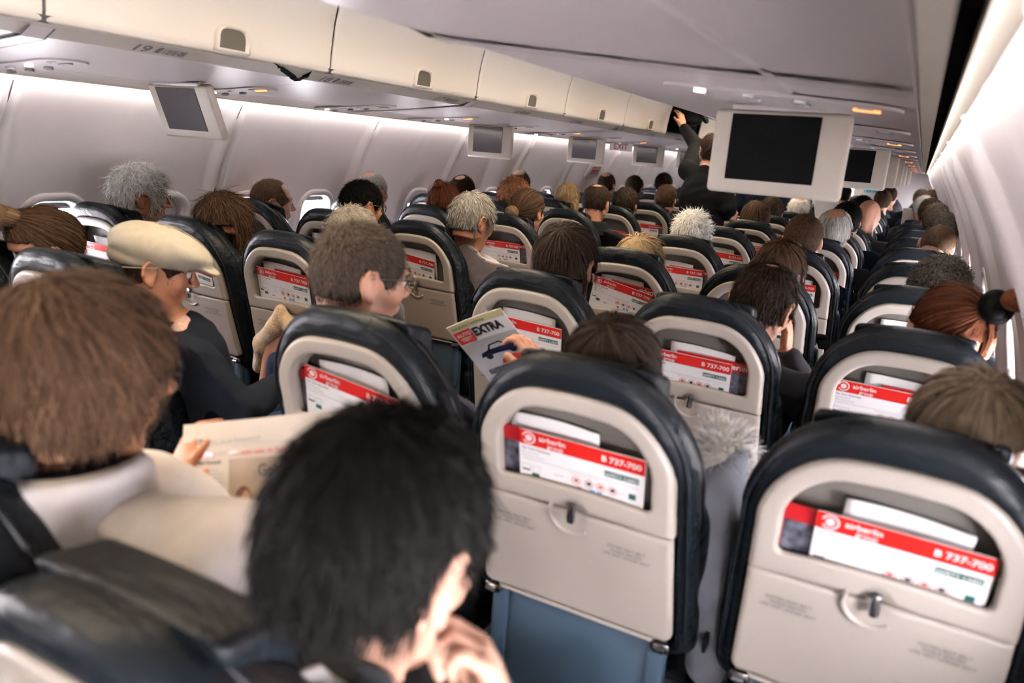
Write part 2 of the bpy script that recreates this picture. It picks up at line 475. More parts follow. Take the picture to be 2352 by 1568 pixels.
for side in (-1, 1):
    for k in range(0, 17):
        y = B0 + k * BW
        if y + BW > YB: continue
        if side > 0 and k > 0 and k % 2: continue
        w = BW - .005 if side < 0 else BW * 2 - .008
        if side > 0 and y + 2 * BW > YB: w = YB - y - .02
        root = empty('overhead_bin', (XC, y + .004, 0))
        if side < 0:
            gl = 'cream overhead bins over the window side rows' if (k in (0, 1) or k > 8) else 'row of overhead bins'
            tag(root, bin_label(side, k), 'bin', gl)
        else:
            tag(root, 'overhead bin seen only from its underside, above the large hanging monitor' if k < 4 else 'distant overhead bin above the seats on the near side', 'bin', 'overhead bins seen from below' if k < 4 else 'distant near side overhead bins')
        d = bin_door(side, w, root)
        if side < 0 and k == 8:
            # swing the door up round its top edge
            px, pz = side * .385, 2.095
            Mx = Matrix.Translation((px, 0, pz)) @ Matrix.Rotation(math.radians(62), 4, 'Y') @ Matrix.Translation((-px, 0, -pz))
            d.matrix_local = Mx
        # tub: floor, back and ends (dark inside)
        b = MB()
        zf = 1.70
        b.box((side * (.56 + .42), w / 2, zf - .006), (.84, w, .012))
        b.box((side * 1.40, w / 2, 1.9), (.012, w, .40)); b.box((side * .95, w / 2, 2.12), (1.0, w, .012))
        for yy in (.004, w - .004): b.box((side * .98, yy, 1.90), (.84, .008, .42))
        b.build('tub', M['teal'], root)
# strip below the doors, valance and service channel (continuous)
for side, sfx in ((-1, 3), (1, 4)):
    b = MB()
    profile_strip(side, [(.541, 1.672), (.543, 1.670), (.598, 1.6465), (.601, 1.650)], YA, YB, b, 1)
    profile_strip(side, [(.530, 1.690), (.541, 1.672)], YA, YB, b, 2)
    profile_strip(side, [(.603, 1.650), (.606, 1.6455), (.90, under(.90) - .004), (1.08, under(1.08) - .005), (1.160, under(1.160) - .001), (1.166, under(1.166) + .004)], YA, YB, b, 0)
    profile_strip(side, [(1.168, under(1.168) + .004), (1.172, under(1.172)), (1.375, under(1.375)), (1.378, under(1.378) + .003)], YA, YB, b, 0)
    profile_strip(side, [(1.380, under(1.380)), (1.408, under(1.408) - .002), (1.409, 1.66)], YA, YB, b, 3)
    profile_strip(side, [(1.409, 1.66), (1.429, 1.66), (1.4295, 1.60)], YA, YB, b, 4)
    profile_strip(side, [(1.4295, 1.60), (1.431, under(1.43) - .002), (1.452, under(1.452) - .003), (1.475, under(1.475) + .003)], YA, YB, b, 3)
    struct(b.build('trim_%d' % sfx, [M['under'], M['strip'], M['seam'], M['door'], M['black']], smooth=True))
    # cross joints: at every second bin a moulded cover, elsewhere thin grooves
    b = MB()
    for k in range(1, 17):
        y = B0 + k * BW
        if y > YB - .2: break
        if k % 2 == 1:
            for (h0, h1) in ((.543, .600), (.600, 1.165), (1.17, 1.37)):
                dx = .10 * (h0 - .53), .10 * (h1 - .53)
                q = lambda a, c, t, mi: b.quad([(XC + side * h0, y + dx[0] + a, under(h0) - t), (XC + side * h1, y + dx[1] + a, under(h1) - t), (XC + side * h1, y + dx[1] + c, under(h1) - t), (XC + side * h0, y + dx[0] + c, under(h0) - t)], mi)
                q(-.028, .028, .0075, 0); q(-.034, -.028, .0080, 1); q(.028, .034, .0080, 1)
        else:
            for (h0, h1) in ((.603, 1.165), (1.17, 1.37)):
                b.quad([(XC + side * h0, y - .0015, under(h0) - .0065), (XC + side * h1, y - .0015, under(h1) - .0065), (XC + side * h1, y + .0015, under(h1) - .0065), (XC + side * h0, y + .0015, under(h0) - .0065)], 1)
    struct(b.build('trim_%d' % (sfx + 2), [M['under'], M['seam']]))
# wide vertical joint between bin units on the far bank
b = MB()
for k in range(1, 17, 2):
    y = B0 + k * BW
    if y > YB - .2: break
    profile_strip(-1, [(h + .006, z) for h, z in DP], y - .006, y + .006, b, 0)
struct(b.build('trim_7', [M['seam']]))
# row number placards
def placard(side, n, y):
    b = MB(); h = .5705
    c = Vector((XC + side * h, y, 1.6560))
    inn = Vector((-side, 0, .4237)).normalized(); ax = Vector((0, 1 if side < 0 else -1, 0))
    R = Matrix(((ax.x, inn.x, 0, c.x), (ax.y, inn.y, 0, c.y), (ax.z, inn.z, 1, c.z), (0, 0, 0, 1)))
    nn = ax.cross(inn); R.col[2] = (*nn, 0)
    b.text(str(n), .052, R @ Matrix.Translation((-.055, -.018, 0)), 0, .03, 'LEFT', 1.15)
    b.cyl((0, 0, 0), .007, .0005, 'Z', 12, 0, R @ Matrix.Translation((.030, .014, 0)))
    b.box((0, 0, 0), (.014, .024, .0005), 0, 0, R @ Matrix.Translation((.030, -.002, 0)))
    x0 = .044; R = R @ Matrix.Translation((x0, 0, 0)) @ Matrix.Scale(.62, 4) @ Matrix.Translation((-x0, 0, 0))
    for i in range(4):
        M0 = R @ Matrix.Translation((x0 + .031 * i + .014, 0, 0))
        for dx, dy, sx, sy in ((0, .021, .028, .004), (0, -.021, .028, .004), (-.013, 0, .003, .042), (.013, 0, .003, .042)):
            b.box((dx, dy, 0), (sx, sy, .0005), 0, 0, M0)
        if i < 3: b.text('CBA'[i], .032, M0 @ Matrix.Translation((0, -.011, 0)), 0, .01, 'CENTER')
        else: b.box((0, 0, 0), (.012, .03, .0005), 0, 0, M0)
    o = b.build('row_number_placard', M['print'])
    return tag(o, 'row %s number placard on the beige strip under the bins' % n, 'sign', 'row number placards')
for i in range(14):
    placard(-1, 19 - i, 1.52 + i * PITCH * .955)

# passenger service units
def psu(side, y, i):
    root = empty('service_unit', (XC + side * 1.12, y, under(1.12) - .005))
    root.rotation_euler = (0, side * math.atan(.0783), 0)
    b = MB(); p = rrect(.235, .075, .07)
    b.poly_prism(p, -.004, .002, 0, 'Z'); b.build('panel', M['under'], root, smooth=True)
    for dx in (-.15, -.05, .05):
        b = MB(); b.tube([(dx + .011 * math.cos(a), .03 + .011 * math.sin(a), -.008) for a in np.linspace(0, 2 * PI, 17)[:-1]], .004, 6, 0, True)
        b.cyl((dx, .03, -.006), .008, .006, 'Z', 12); b.build('air_nozzle', M['nozzle'], root, smooth=True)
        b = MB(); b.cyl((dx, -.03, -.006), .012, .008, 'Z', 14); b.build('reading_lamp', M['lamp'] if (i + int(dx * 100)) % 3 == 0 else M['glasslamp'], root, smooth=True)
    b = MB(); b.box((.17, .01, -.006), (.05, .018, .004), b=.002); b.build('lit_sign', M['amber'] if i % 2 == 0 else M['nozzle'], root)
    b = MB(); b.box((.17, -.035, -.006), (.03, .015, .004), b=.002); b.build('call_button', M['glasslamp'], root)
    where = 'over the far window rows' if side < 0 else 'on the ceiling panel above the near rows'
    words = ['first', 'second', 'third', 'fourth', 'fifth', 'sixth', 'seventh', 'eighth']
    far = i >= 8
    tag(root, ('tiny distant service unit ' + where) if far else ('%s oval lamp and air nozzle unit %s' % (words[i], where)), 'lamp', 'service units ' + where)
for side in (-1, 1):
    for i in range(17): psu(side, .72 + PITCH * i if side < 0 else 1.66 + PITCH * i, i)

# fold-down monitors
def monitor(side, y, tilt, glossy, label, group=None):
    root = empty('ceiling_monitor', (XC + side * 1.085 - (.008 if side > 0 else 0), y, under(1.085)), (tilt, 0, 0))
    tag(root, label, 'monitor', group)
    b = MB(); b.box((0, .010, -.112), (.325, .034, .205), b=.012, seg=3); b.build('housing', M['monitor'], root, smooth=True)
    b = MB(); b.box((-.012, -.0075, -.100), (.212, .004, .160), b=.0015); b.build('screen', M['screen2'] if glossy else M['screen'], root)
    b = MB(); b.box((0, .012, -.004), (.24, .05, .012), b=.003); b.build('hinge', M['under'], root)
    return root
ML = ['grey-screened monitor tilted down over the white-haired person with red glasses', 'second cabin monitor along the far wall above the window seats',
      'third cabin monitor along the far wall before the exit sign', 'fourth cabin monitor along the far wall by the raised arm']
for i, y in enumerate((2.02, 4.38, 5.98, 7.62, 9.2, 10.8, 12.4)):
    monitor(-1, y, math.radians(22 if i == 0 else 0), True, ML[i] if i < 4 else 'distant monitor on the far bank of bins', 'far bank monitors')
    monitor(1, y, 0, False, ['largest black-screened monitor hanging over the near seats', 'second black-screened monitor just behind the largest one'][i] if i < 2 else 'edge-on distant monitor in the row behind the largest one', 'near bank monitors')

# exit sign, door handle cover, strap
b = MB(); b.box((0, 0, 0), (.36, .012, .10), b=.01)
o = b.build('exit_sign', [M['white']], None, (XC - 1.12, 6.9, 1.545)); tag(o, 'pinkish exit sign with red letters below the far bins', 'sign')
b = MB(); b.text('EXIT', .10, Matrix.Translation((0, -.0075, -.03)) @ Matrix.Rotation(PI / 2, 4, 'X'), 0, .015, 'CENTER', 1.1); b.build('lettering', M['redd'], o); o.scale = (.62, 1, .72); o.location.z = 1.555
yd = 7.45; zx = 1.32
root = empty('exit_door_handle', (XC - hwz(zx) + .02, yd, zx), (0, math.asin((zx - ZC) / RW), 0)); tag(root, 'overwing exit handle cover with red marking on the far wall', 'handle')
b = MB(); b.box((0, 0, 0), (.02, .34, .16), b=.02); b.build('cover', M['wall'], root, smooth=True)
b = MB(); b.box((.012, 0, 0), (.006, .24, .10), b=.01); b.build('recess', M['strip'], root)
b = MB(); b.box((.018, 0, 0), (.01, .18, .035), b=.008); b.build('grip', M['redd'], root, smooth=True)
b = MB()
pts = [(XC - .528, 1.96 + .002 * i, 0) for i in range(2)]
path = [(-.535, 1.93, 1.685), (-.54, 2.0, 1.668), (-.545, 2.07, 1.645), (-.55, 2.10, 1.638), (-.55, 2.13, 1.65), (-.54, 2.14, 1.675)]
for a, c in zip(path[:-1], path[1:]):
    b.quad([(XC + a[0], a[1], a[2]), (XC + a[0] - .03, a[1], a[2] - .003), (XC + c[0] - .03, c[1], c[2] - .003), (XC + c[0], c[1], c[2])])
o = b.build('luggage_strap', M['black']); sd = o.modifiers.new('s', 'SOLIDIFY'); sd.thickness = .003
tag(o, 'black webbing strap dangling from a closed bin above row eighteen', 'strap')
# small warning text on a bin door
b = MB()
Mt = Matrix(((0, .05, 0, XC - .5145), (1, 0, 0, 3.07), (0, 1, 0, 1.83), (0, 0, 0, 1)))
b.text('CAUTION HEAVY', .02, Mt, 0, .004); b.text('ITEMS MAY FALL', .02, Mt @ Matrix.Translation((0, -.025, 0)), 0, .004)
tag(b.build('bin_notice', M['print']), 'small two-line printed notice on a cream bin door', 'sign')
# ------------------------------------------------------------------ seats
SH = -.25                       # recline: y grows as z falls
def shear(V):
    V = np.array(V, float); V[:, 1] += (1.14 - V[:, 2]) * -SH; return V
def rb2(X, Z, cx, cz, hx, hz, rt, rbm):
    px, pz = np.abs(X - cx), Z - cz
    r = np.where(pz > 0, rt, rbm); qx = px - hx + r; qz = np.abs(pz) - hz + r
    return np.hypot(np.maximum(qx, 0), np.maximum(qz, 0)) + np.minimum(np.maximum(qx, qz), 0) - r
def slab(d2, Y, y0, y1, r):
    wy = np.abs(Y - (y0 + y1) / 2) - (y1 - y0) / 2 + r; wd = d2 + r
    return np.hypot(np.maximum(wd, 0), np.maximum(wy, 0)) + np.minimum(np.maximum(wd, wy), 0) - r
def smax(a, b, k): h = np.clip(.5 - .5 * (a - b) / k, 0, 1); return a + (b - a) * h + k * h * (1 - h)
def grid3(lo, hi, h):
    n = [int(math.ceil((hi[i] - lo[i]) / h)) + 1 for i in range(3)]
    a = [lo[i] + np.arange(n[i]) * h for i in range(3)]
    return a[0][:, None, None], a[1][None, :, None], a[2][None, None, :]
def crown(X, Z): return Z + .75 * X * X * np.clip((Z - .80) / .2, 0, 1)
def widen(X, Z): return X / (1 + .22 * np.clip(.93 - Z, -.0, .5))
def seat_template():
    root = empty('passenger_seat')
    # leather body
    h = .0065; lo, hi = (-.27, -.03, .54), (.27, .17, 1.19); X, Y, Z = grid3(lo, hi, h)
    Zc = crown(X, Z) + .38 * np.maximum(Y - .01, 0); Xw = widen(X, Z)
    d = slab(rb2(Xw, Zc, 0, .855, .212, .292, .165, .05), Y, -.006, .125, .05)
    d = np.minimum(d, slab(rb2(Xw, Zc, 0, .78, .222, .20, .1, .05), Y, .03, .15, .05))
    cut = rb2(Xw, Zc, 0, .83, .183, .245, .125, .03)
    cut = slab(cut, Y, -.2, .045, .004)
    d = smax(d, -cut, .012)
    V, F = surface_nets(np.broadcast_to(d, np.broadcast_shapes(d.shape, (X * Y * Z).shape)).astype(np.float32), np.array(lo), h)
    mesh_np('leather_cover', shear(V), F, M['leather'], root)
    # adjustable headrest with a crisp top edge
    lo, hi = (-.15, .03, .93), (.15, .15, 1.17); X, Y, Z = grid3(lo, hi, .005)
    d = slab(rb2(X, Z + .5 * X * X + .30 * (Y - .05), 0, 1.035, .128, .100, .012, .03), Y, .056, .134, .010) + 0 * Y
    V, F = surface_nets(d.astype(np.float32), np.array(lo), .005); mesh_np('headrest', shear(V), F, M['leather'], root)
    # piping along the leather edge
    pts = []
    for p in rrect(.2, .28, .158, 10): pts.append(p)
    def outline(hx, hz, cz, r, y):
        P = []
        for x, z in rrect(hx, hz, r, 12):
            z2 = cz + z
            if z2 < .66: continue
            z2 -= .75 * x * x * min(max((z2 - .80) / .2, 0), 1); x2 = x * (1 + .22 * max(.93 - z2, 0))
            P.append((x2, y, z2))
        P.sort(key=lambda p: math.atan2(p[2] - .9, p[0]) if p[0] > 0 or p[2] > .9 else math.atan2(p[2] - .9, p[0]))
        return P
    def arc(hx, top, r, y, rr):
        P = [(hx * (1 + .22 * .31), y, .62), (hx, y, .93)]
        Q = [(hx - r + r * math.cos(a), y, top - r + r * math.sin(a)) for a in np.linspace(0, PI / 2, 10)]
        L = P + Q + [(-x, y_, z) for x, y_, z in Q[::-1]] + [(-x, y_, z) for x, y_, z in P[::-1]]
        return [(x, y_ + (1.14 - (z - .75 * x * x * min(max((z - .80) / .2, 0), 1))) * -SH, z - .75 * x * x * min(max((z - .80) / .2, 0), 1)) for x, y_, z in L]
    b = MB(); b.tube(arc(.203, 1.122, .155, .004, 0), .0032, 6); b.tube(arc(.2125, 1.128, .165, .062, 0), .0030, 6); b.build('piping', M['stitch'], root, smooth=True)
    # plastic back shell with the pocket opening
    h = .0042; lo, hi = (-.215, -.03, .79), (.215, .05, 1.10); X, Y, Z = grid3(lo, hi, h)
    Zc = crown(X, Z); Xw = widen(X, Z)
    d = slab(rb2(Xw, Zc, 0, .9625, .182, .1165, .118, .006), Y, -.014, .036, .011)
    op = slab(rb2(Xw, Zc, 0, .968, .143, .074, .082, .012), Y, -.1, .1, .003)
    d = smax(d, -op, .009)
    d = smax(d, -slab(rb2(Xw, Z, 0, .89, .143, .09, .01, .01), Y, .002, .1, .002), .003)   # slot behind the lip
    # finger scoop round the latch
    d = smax(d, -(np.sqrt((X - 0) ** 2 + (Z - .846) ** 2 + (Y + .055) ** 2) - .0495), .005)
    V, F = surface_nets(d.astype(np.float32), np.array(lo), h); mesh_np('back_shell', shear(V), F, M['shell'], root)
    # pocket lining
    b = MB(); pts = [(x, .968 - .035 + z) for x, z in rrect(.160, .125, .09)]
    b.poly_prism(pts, .036, .041); o = b.build('pocket_lining', M['liner'], root); co = np.array([v.co[:] for v in o.data.vertices]); o.data.vertices.foreach_set('co', shear(co).astype(np.float32).ravel())
    # stowed tray table
    lo, hi = (-.23, -.03, .60), (.23, .03, .86); X, Y, Z = grid3(lo, hi, .0042)
    Xw = widen(X, Z)
    d = slab(rb2(Xw, Z, 0, .7285, .181, .1145, .004, .018), Y, -.012, .012, .008)
    d = smax(d, -(np.sqrt((X - 0) ** 2 + (Z - .843) ** 2 + (Y + .055) ** 2) - .0495), .005)
    V, F = surface_nets(d.astype(np.float32), np.array(lo), .0042); mesh_np('tray_table', shear(V), F, M['shell'], root)
    # latch, ring hook
    sy = lambda z, y=0: y + (1.14 - z) * -SH
    b = MB(); b.box((.004, sy(.846) - .020, .846), (.014, .012, .038), b=.004, M=None); b.box((.004, sy(.846) - .010, .858), (.008, .02, .010), b=.002); b.build('tray_latch', M['chrome'], root, smooth=True)
    b = MB(); R = .040; b.tube([(R * math.cos(a), sy(.838 + R * math.sin(a)) - .014, .838 + R * math.sin(a)) for a in np.linspace(math.radians(155), math.radians(315), 16)], .0042, 8); b.build('coat_ring', M['shell'], root, smooth=True)
    # printed notice
    b = MB()
    def tx(s, x, z, sz):
        Mt = Matrix.Translation((x, sy(z) - .0135, z)) @ Matrix(((1, 0, 0, 0), (0, -.25, -1, 0), (0, 1, -.25, 0), (0, 0, 0, 1)))
        b.text(s, sz, Mt, 0, .012, 'CENTER')
    for xx in (-.115, .105):
        tx('FASTEN SEAT BELT', xx, .795, .0085); tx('WHILE SEATED', xx, .786, .0085); tx('LIFE VEST UNDER SEAT', xx, .777, .0085)
    b.build('printed_notice', M['print'], root)
    # hinge bar and lower panel
    b = MB(); b.box((0, sy(.607) - .004, .607), (.375, .010, .008), b=.003)
    b.build('hinge_bar', M['shell'], root)
    for x in (-.175, .175):
        b = MB(); b.box((x, sy(.603), .600), (.036, .03, .022), b=.006); b.tube([(x - .01, sy(.60) - .02, .60), (x + .01, sy(.60) - .02, .60)], .006, 8); b.build('hinge', M['chrome'], root, smooth=True)
    b = MB()
    b.box((0, sy(.6) + .035, .42), (.36, .05, .36), b=.02); b.build('lower_panel', M['lower'], root, smooth=True)
    for x in (-.165, .165):
        b = MB(); b.box((x, sy(.6) + .01, .50), (.035, .02, .20), b=.008); b.build('recline_arm', M['lower'], root, smooth=True)
    # cushion, armrest, legs
    b = MB(); b.box((0, .46, .40), (.44, .46, .13), b=.045, seg=3); b.build('seat_cushion', M['leather'], root, smooth=True)
    b = MB(); b.box((-.246, .42, .625), (.040, .28, .04), b=.014, seg=3); b.box((-.246, .24, .615), (.008, .18, .03), b=.003); b.build('armrest', M['leather'], root, smooth=True)
    b = MB(); b.tube([(-.23, .30, .32), (.23, .30, .32)], .018, 8); b.tube([(-.23, .60, .32), (.23, .60, .32)], .018, 8); b.build('seat_frame', M['frame'], root, smooth=True)
    for x in (-.15, .15):
        b = MB(); b.tube([(x, .30, .32), (x, .24, .0), (x, .58, .0), (x, .60, .32)], .016, 8); b.build('leg', M['frame'], root, smooth=True)
    return root
def dup(root, loc, rot=None):
    r = root.copy(); COL.objects.link(r); r.location = loc
    if rot is not None: r.rotation_euler = rot
    for ch in list(root.children):
        c = ch.copy(); COL.objects.link(c); c.parent = r
        for g in list(ch.children):
            e = g.copy(); COL.objects.link(e); e.parent = c
    return r
SEAT = seat_template()
ORD = ['first', 'second', 'third', 'fourth', 'fifth', 'sixth', 'seventh', 'eighth', 'ninth', 'tenth', 'eleventh', 'twelfth', 'thirteenth', 'fourteenth', 'fifteenth', 'sixteenth', 'seventeenth', 'eighteenth']
COLN = {'A': 'far window', 'B': 'far middle', 'C': 'far aisle', 'D': 'near aisle', 'E': 'near middle', 'F': 'near window'}
SEATS = {}
used = False
def add_seat(c, n):
    global used
    p = (SX[c], Y0 + n * PITCH, 0)
    o = SEAT if not used else dup(SEAT, p)
    if not used: SEAT.location = p; used = True
    o.rotation_euler = (0, 0, 0)
    SEATS[(c, n)] = o
    return o
who = {}
for c in 'FEDCBA':
    for n in range(0, 18):
        add_seat(c, n)
add_seat('E', -1).location = (-.56, .385, 0); SEATS[('E', -1)].rotation_euler = (.07, 0, 0); SEATS[('E', -1)].scale = (1, 1, .935)
add_seat('D', -1)
SPECIAL = {('E', 0): 'navy seat directly before the dark-haired boy, safety card fully visible', ('F', 0): 'big navy window seat cut by the frame, silver latch turned down',
           ('D', 0): 'navy aisle seat the short-haired man with glasses sits in', ('C', 0): 'navy seat behind the ponytail, its grey shell cut off by the balding head',
           ('F', 1): 'navy window seat with the auburn bun above it', ('E', 1): 'navy seat with folded white sheet, in front of the fur-trimmed hood',
           ('D', 1): 'navy aisle seat behind the open tabloid magazine', ('C', 1): 'navy aisle seat with a tan coat hung on its latch',
           ('B', 1): 'navy middle seat behind the beige flat cap peak', ('A', 1): 'navy seat of the white-haired person with red glasses',
           ('D', 2): 'navy seat of the blonde, its safety card tilted steeply', ('C', 2): 'navy aisle seat of the grey-haired man in a grey sweater',
           ('E', -1): 'very blurred dark seat top the dark-haired boy leans on', ('D', -1): 'blurred dark seat behind the man in the white jacket'}
for (c, n), o in SEATS.items():
    if (c, n) in SPECIAL: lab = SPECIAL[(c, n)]; gr = 'passenger seats'
    elif n <= 9: lab = 'navy leather seat, %s column, %s row ahead of the boy' % (COLN[c], ORD[n]); gr = 'passenger seats'
    else: lab = 'tiny distant navy seat in the %s column near the bulkhead' % COLN[c]; gr = 'distant seats of the %s column' % COLN[c]
    tag(o, lab, 'seat', gr)

# ------------------------------------------------------------------ pocket contents
def card_mesh():
    b = MB(); W, Hh, T = .236, .165, .0022
    b.box((0, 0, 0), (W, T, Hh), 0, b=.0007, seg=1)
    z1 = Hh / 2; yb = -T / 2 - .0004
    def R(x0, x1, za, zb, mi): b.quad([(x0, yb, za), (x1, yb, za), (x1, yb, zb), (x0, yb, zb)], mi)
    R(-W / 2 + .0005, W / 2 - .0005, z1 - .031, z1 - .0005, 1)
    yt = Matrix.Translation((0, yb - .0005, 0)) @ Matrix.Rotation(PI / 2, 4, 'X')
    def T_(s, x, z, sz, mi, bold=.01, al='LEFT', sx=1): b.text(s, sz, yt @ Matrix.Translation((x, z, 0)), mi, bold, al, sx)
    T_('airberlin', -.078, z1 - .017, .0155, 0, .012); T_('group', -.062, z1 - .028, .013, 2, .004)
    T_('B 737-700', .112, z1 - .022, .0165, 0, .02, 'RIGHT', 1.05)
    # round airline emblem: open ring, small inner figure
    cx, cz = -.098, z1 - .0155
    def arcq(r0, r1, a0, a1, mi, n=20):
        for i in range(n):
            a, c = a0 + (a1 - a0) * i / n, a0 + (a1 - a0) * (i + 1) / n
            b.quad([(cx + r0 * math.cos(a), yb - .0005, cz + r0 * math.sin(a)), (cx + r1 * math.cos(a), yb - .0005, cz + r1 * math.sin(a)), (cx + r1 * math.cos(c), yb - .0005, cz + r1 * math.sin(c)), (cx + r0 * math.cos(c), yb - .0005, cz + r0 * math.sin(c))], mi)
    arcq(.0105, .0130, -2.6, 2.9, 0); arcq(.003, .0065, 0, 2 * PI, 0)
    T_('a', cx, cz - .0035, .014, 0, .02, 'CENTER')
    T_('For Your Sicherheit', -.112, z1 - .040, .0070, 3); T_('For your safety', -.112, z1 - .048, .0055, 5); T_('Pour votre securite', -.112, z1 - .055, .0055, 5)
    R(.046, .108, z1 - .052, z1 - .040, 4); b.text('SAFETY CARD', .0095, Matrix.Translation((0, -.0004, 0)) @ yt @ Matrix.Translation((.077, z1 - .0495, 0)), 0, .012, 'CENTER')
    for za in (z1 - .060, z1 - .062): R(-.112, .108, za, za + .0006, 5)
    T_('Please follow crew instructions', -.02, z1 - .067, .0045, 5)
    for i, x in enumerate((-.006, .018, .040, .062)):   # prohibition roundels
        cx, cz = x, z1 - .079; arcq(.0072, .0086, 0, 2 * PI, 6, 14)
        R(x - .004, x + .004, cz - .0035, cz + .0035, 3 if i in (1, 3) else 6)
    for x, mi in ((-.104, 5), (-.084, 5)):
        R(x - .008, x + .008, z1 - .084, z1 - .0835, 3); R(x - .008, x + .008, z1 - .074, z1 - .0735, 3); R(x - .008, x - .0075, z1 - .084, z1 - .074, 3); R(x + .0075, x + .008, z1 - .084, z1 - .074, 3)
    R(-.112, -.096, z1 - .087, z1 - .084, 3)
    R(-.050, -.030, z1 - .080, z1 - .0785, 5); R(.072, .086, z1 - .080, z1 - .0785, 5)
    R(.091, .104, z1 - .086, z1 - .074, 4); R(-.093, -.078, z1 - .099, z1 - .089, 4)
    R(.020, .030, z1 - .100, z1 - .090, 7); R(.033, .043, z1 - .100, z1 - .090, 7)
    R(-.06, -.048, z1 - .100, z1 - .097, 6); R(-.005, .004, z1 - .100, z1 - .092, 6)
    return b.build('safety_card', [M['cardw'], M['red'], M['white'], M['ink'], M['green'], M['inkp'], M['inkr'], M['inkb']])
def mag_mesh():
    b = MB(); W, Hh = .200, .20
    b.box((0, 0, 0), (W, .006, Hh), 0, b=.001, seg=1); z1 = Hh / 2
    yb = -.0035
    def R(x0, x1, za, zb, mi): b.quad([(x0, yb, za), (x1, yb, za), (x1, yb, zb), (x0, yb, zb)], mi)
    R(-W / 2 + .002, W / 2 - .012, z1 - .16, z1 - .028, 1); R(W / 2 - .003, W / 2, -z1, z1, 2)
    b.text('airberlin', .022, Matrix.Translation((.086, yb - .0006, z1 - .020)) @ Matrix.Rotation(PI / 2, 4, 'X'), 2, .012, 'RIGHT')
    b.quad([(-.02, yb - .0004, z1 - .12), (.03, yb - .0004, z1 - .12), (.03, yb - .0004, z1 - .05), (-.02, yb - .0004, z1 - .05)], 2)
    return b.build('magazine', [M['redd'], M['photo'], M['white'], M['grey']])
def sheet_mesh():
    n = 10; V = []; 
    for i in range(n + 1):
        t = i / n; x = -.085 + .17 * t; y = .006 * math.sin(PI * t) - .0 
        V += [(x, y, -.09), (x, y - .004, .09 - .006 * t * t)]
    F = [(2 * i, 2 * i + 2, 2 * i + 3, 2 * i + 1) for i in range(n)]
    o = mesh_np('paper_bag', V, F, M['white']); s = o.modifiers.new('s', 'SOLIDIFY'); s.thickness = .003; s.offset = 0
    return o
CARD, MAG, SHEET = card_mesh(), mag_mesh(), sheet_mesh()
first = {id(CARD): True, id(MAG): True, id(SHEET): True}
def put(src, c, n, x, z, y, tilt, lean=0):
    """stand a paper item in the pocket of seat (c, n)"""
    if first[id(src)]: o = src; first[id(src)] = False
    else: o = src.copy(); COL.objects.link(o)
    sx, sy = SX[c], Y0 + n * PITCH
    yy = sy + (1.14 - z) * .25 + y
    o.matrix_world = Matrix.Translation((sx + x, yy, z)) @ Matrix.Rotation(math.atan(.25), 4, 'X') @ Matrix.Rotation(tilt, 4, 'Y') @ Matrix.Rotation(lean, 4, 'Z')
    return o
R2 = random.Random(5)
OV = {('E', 0): (.010, .915, .01), ('F', 0): (.02, .905, .02), ('D', 0): (-.005, .922, .13), ('D', 1): (-.01, .915, .05), ('D', 2): (-.005, .93, .21), ('E', 1): (-.02, .905, .03),
      ('C', 1): (-.01, .925, .06), ('C', 2): (-.03, .915, .12), ('F', 1): (-.03, .915, .02), ('D', 3): (.0, .915, .01), ('E', 2): (.0, .905, .0), ('C', 3): (-.02, .92, .0), ('B', 1): (0, .90, .15)}
for (c, n), so in SEATS.items():
    if n < 0 or n > 12: continue
    dx, z, tl = OV.get((c, n), (R2.uniform(-.02, .02), R2.uniform(.895, .925), R2.uniform(-.02, .08)))
    z -= .012
    desc = COLN[c]; row = ORD[n]
    far = n > 7
    o = put(CARD, c, n, dx, z, .004, tl)
    tag(o, ('red and white safety card in the pocket of the %s seat, %s row' % (desc, row)) if not far else 'tiny red and white card in a distant %s seat pocket' % desc, 'card', 'safety cards in seat pockets' if not far else 'distant safety cards, ' + desc)
    if (n + ord(c)) % 3 != 0 or n < 1:
        mx = -.045 if n == 0 else .05
        o = put(MAG, c, n, mx, z - .014 if n else z - .022, .014, tl * .4 + .015)
        tag(o, ('red magazine tucked behind the card, %s seat, %s row' % (desc, row)) if not far else 'tiny red magazine in a distant %s seat pocket' % desc, 'magazine', 'red magazines in seat pockets' if not far else 'distant magazines, ' + desc)
    if (n * 2 + ord(c)) % 4 != 1 or n < 2:
        o = put(SHEET, c, n, R2.uniform(-.03, .03) if n else (-.045 if c == 'E' else .02 if c == 'F' else 0), z + .018, .024, R2.uniform(-.01, .04))
        tag(o, ('white paper bag standing highest in the pocket, %s seat, %s row' % (desc, row)) if not far else 'tiny white paper in a distant %s seat pocket' % desc, 'paper', 'white paper bags in seat pockets' if not far else 'distant white papers, ' + desc)
# ------------------------------------------------------------------ people
SKIN = {k: mat('skin_' + k, c, .48, spec=.35, noise=.08, nscale=25) for k, c in
        dict(fair=(.62, .32, .21), warm=(.54, .25, .14), pale=(.62, .36, .26), tan=(.45, .22, .13)).items()}
LIP = mat('lip', (.42, .14, .11), .4); EYE = mat('eye_white', (.7, .68, .65), .2); IRIS = mat('iris', (.05, .03, .02), .15)
HC = dict(black=(.005, .0045, .004), dark=(.035, .022, .015), brown=(.085, .048, .028), lbrown=(.17, .105, .062), auburn=(.14, .045, .02), ginger=(.34, .16, .085),
          blonde=(.48, .34, .19), grey=(.30, .275, .245), lgrey=(.52, .50, .46), white=(.93, .89, .81), dgrey=(.14, .12, .10), taupe=(.20, .15, .10), dgb=(.085, .065, .050), sandy=(.27, .235, .195), fur=(.97, .90, .78))
HAIRM = {k: mat('hair_' + k, c, .6, spec=.10, tone=.45) for k, c in HC.items()}
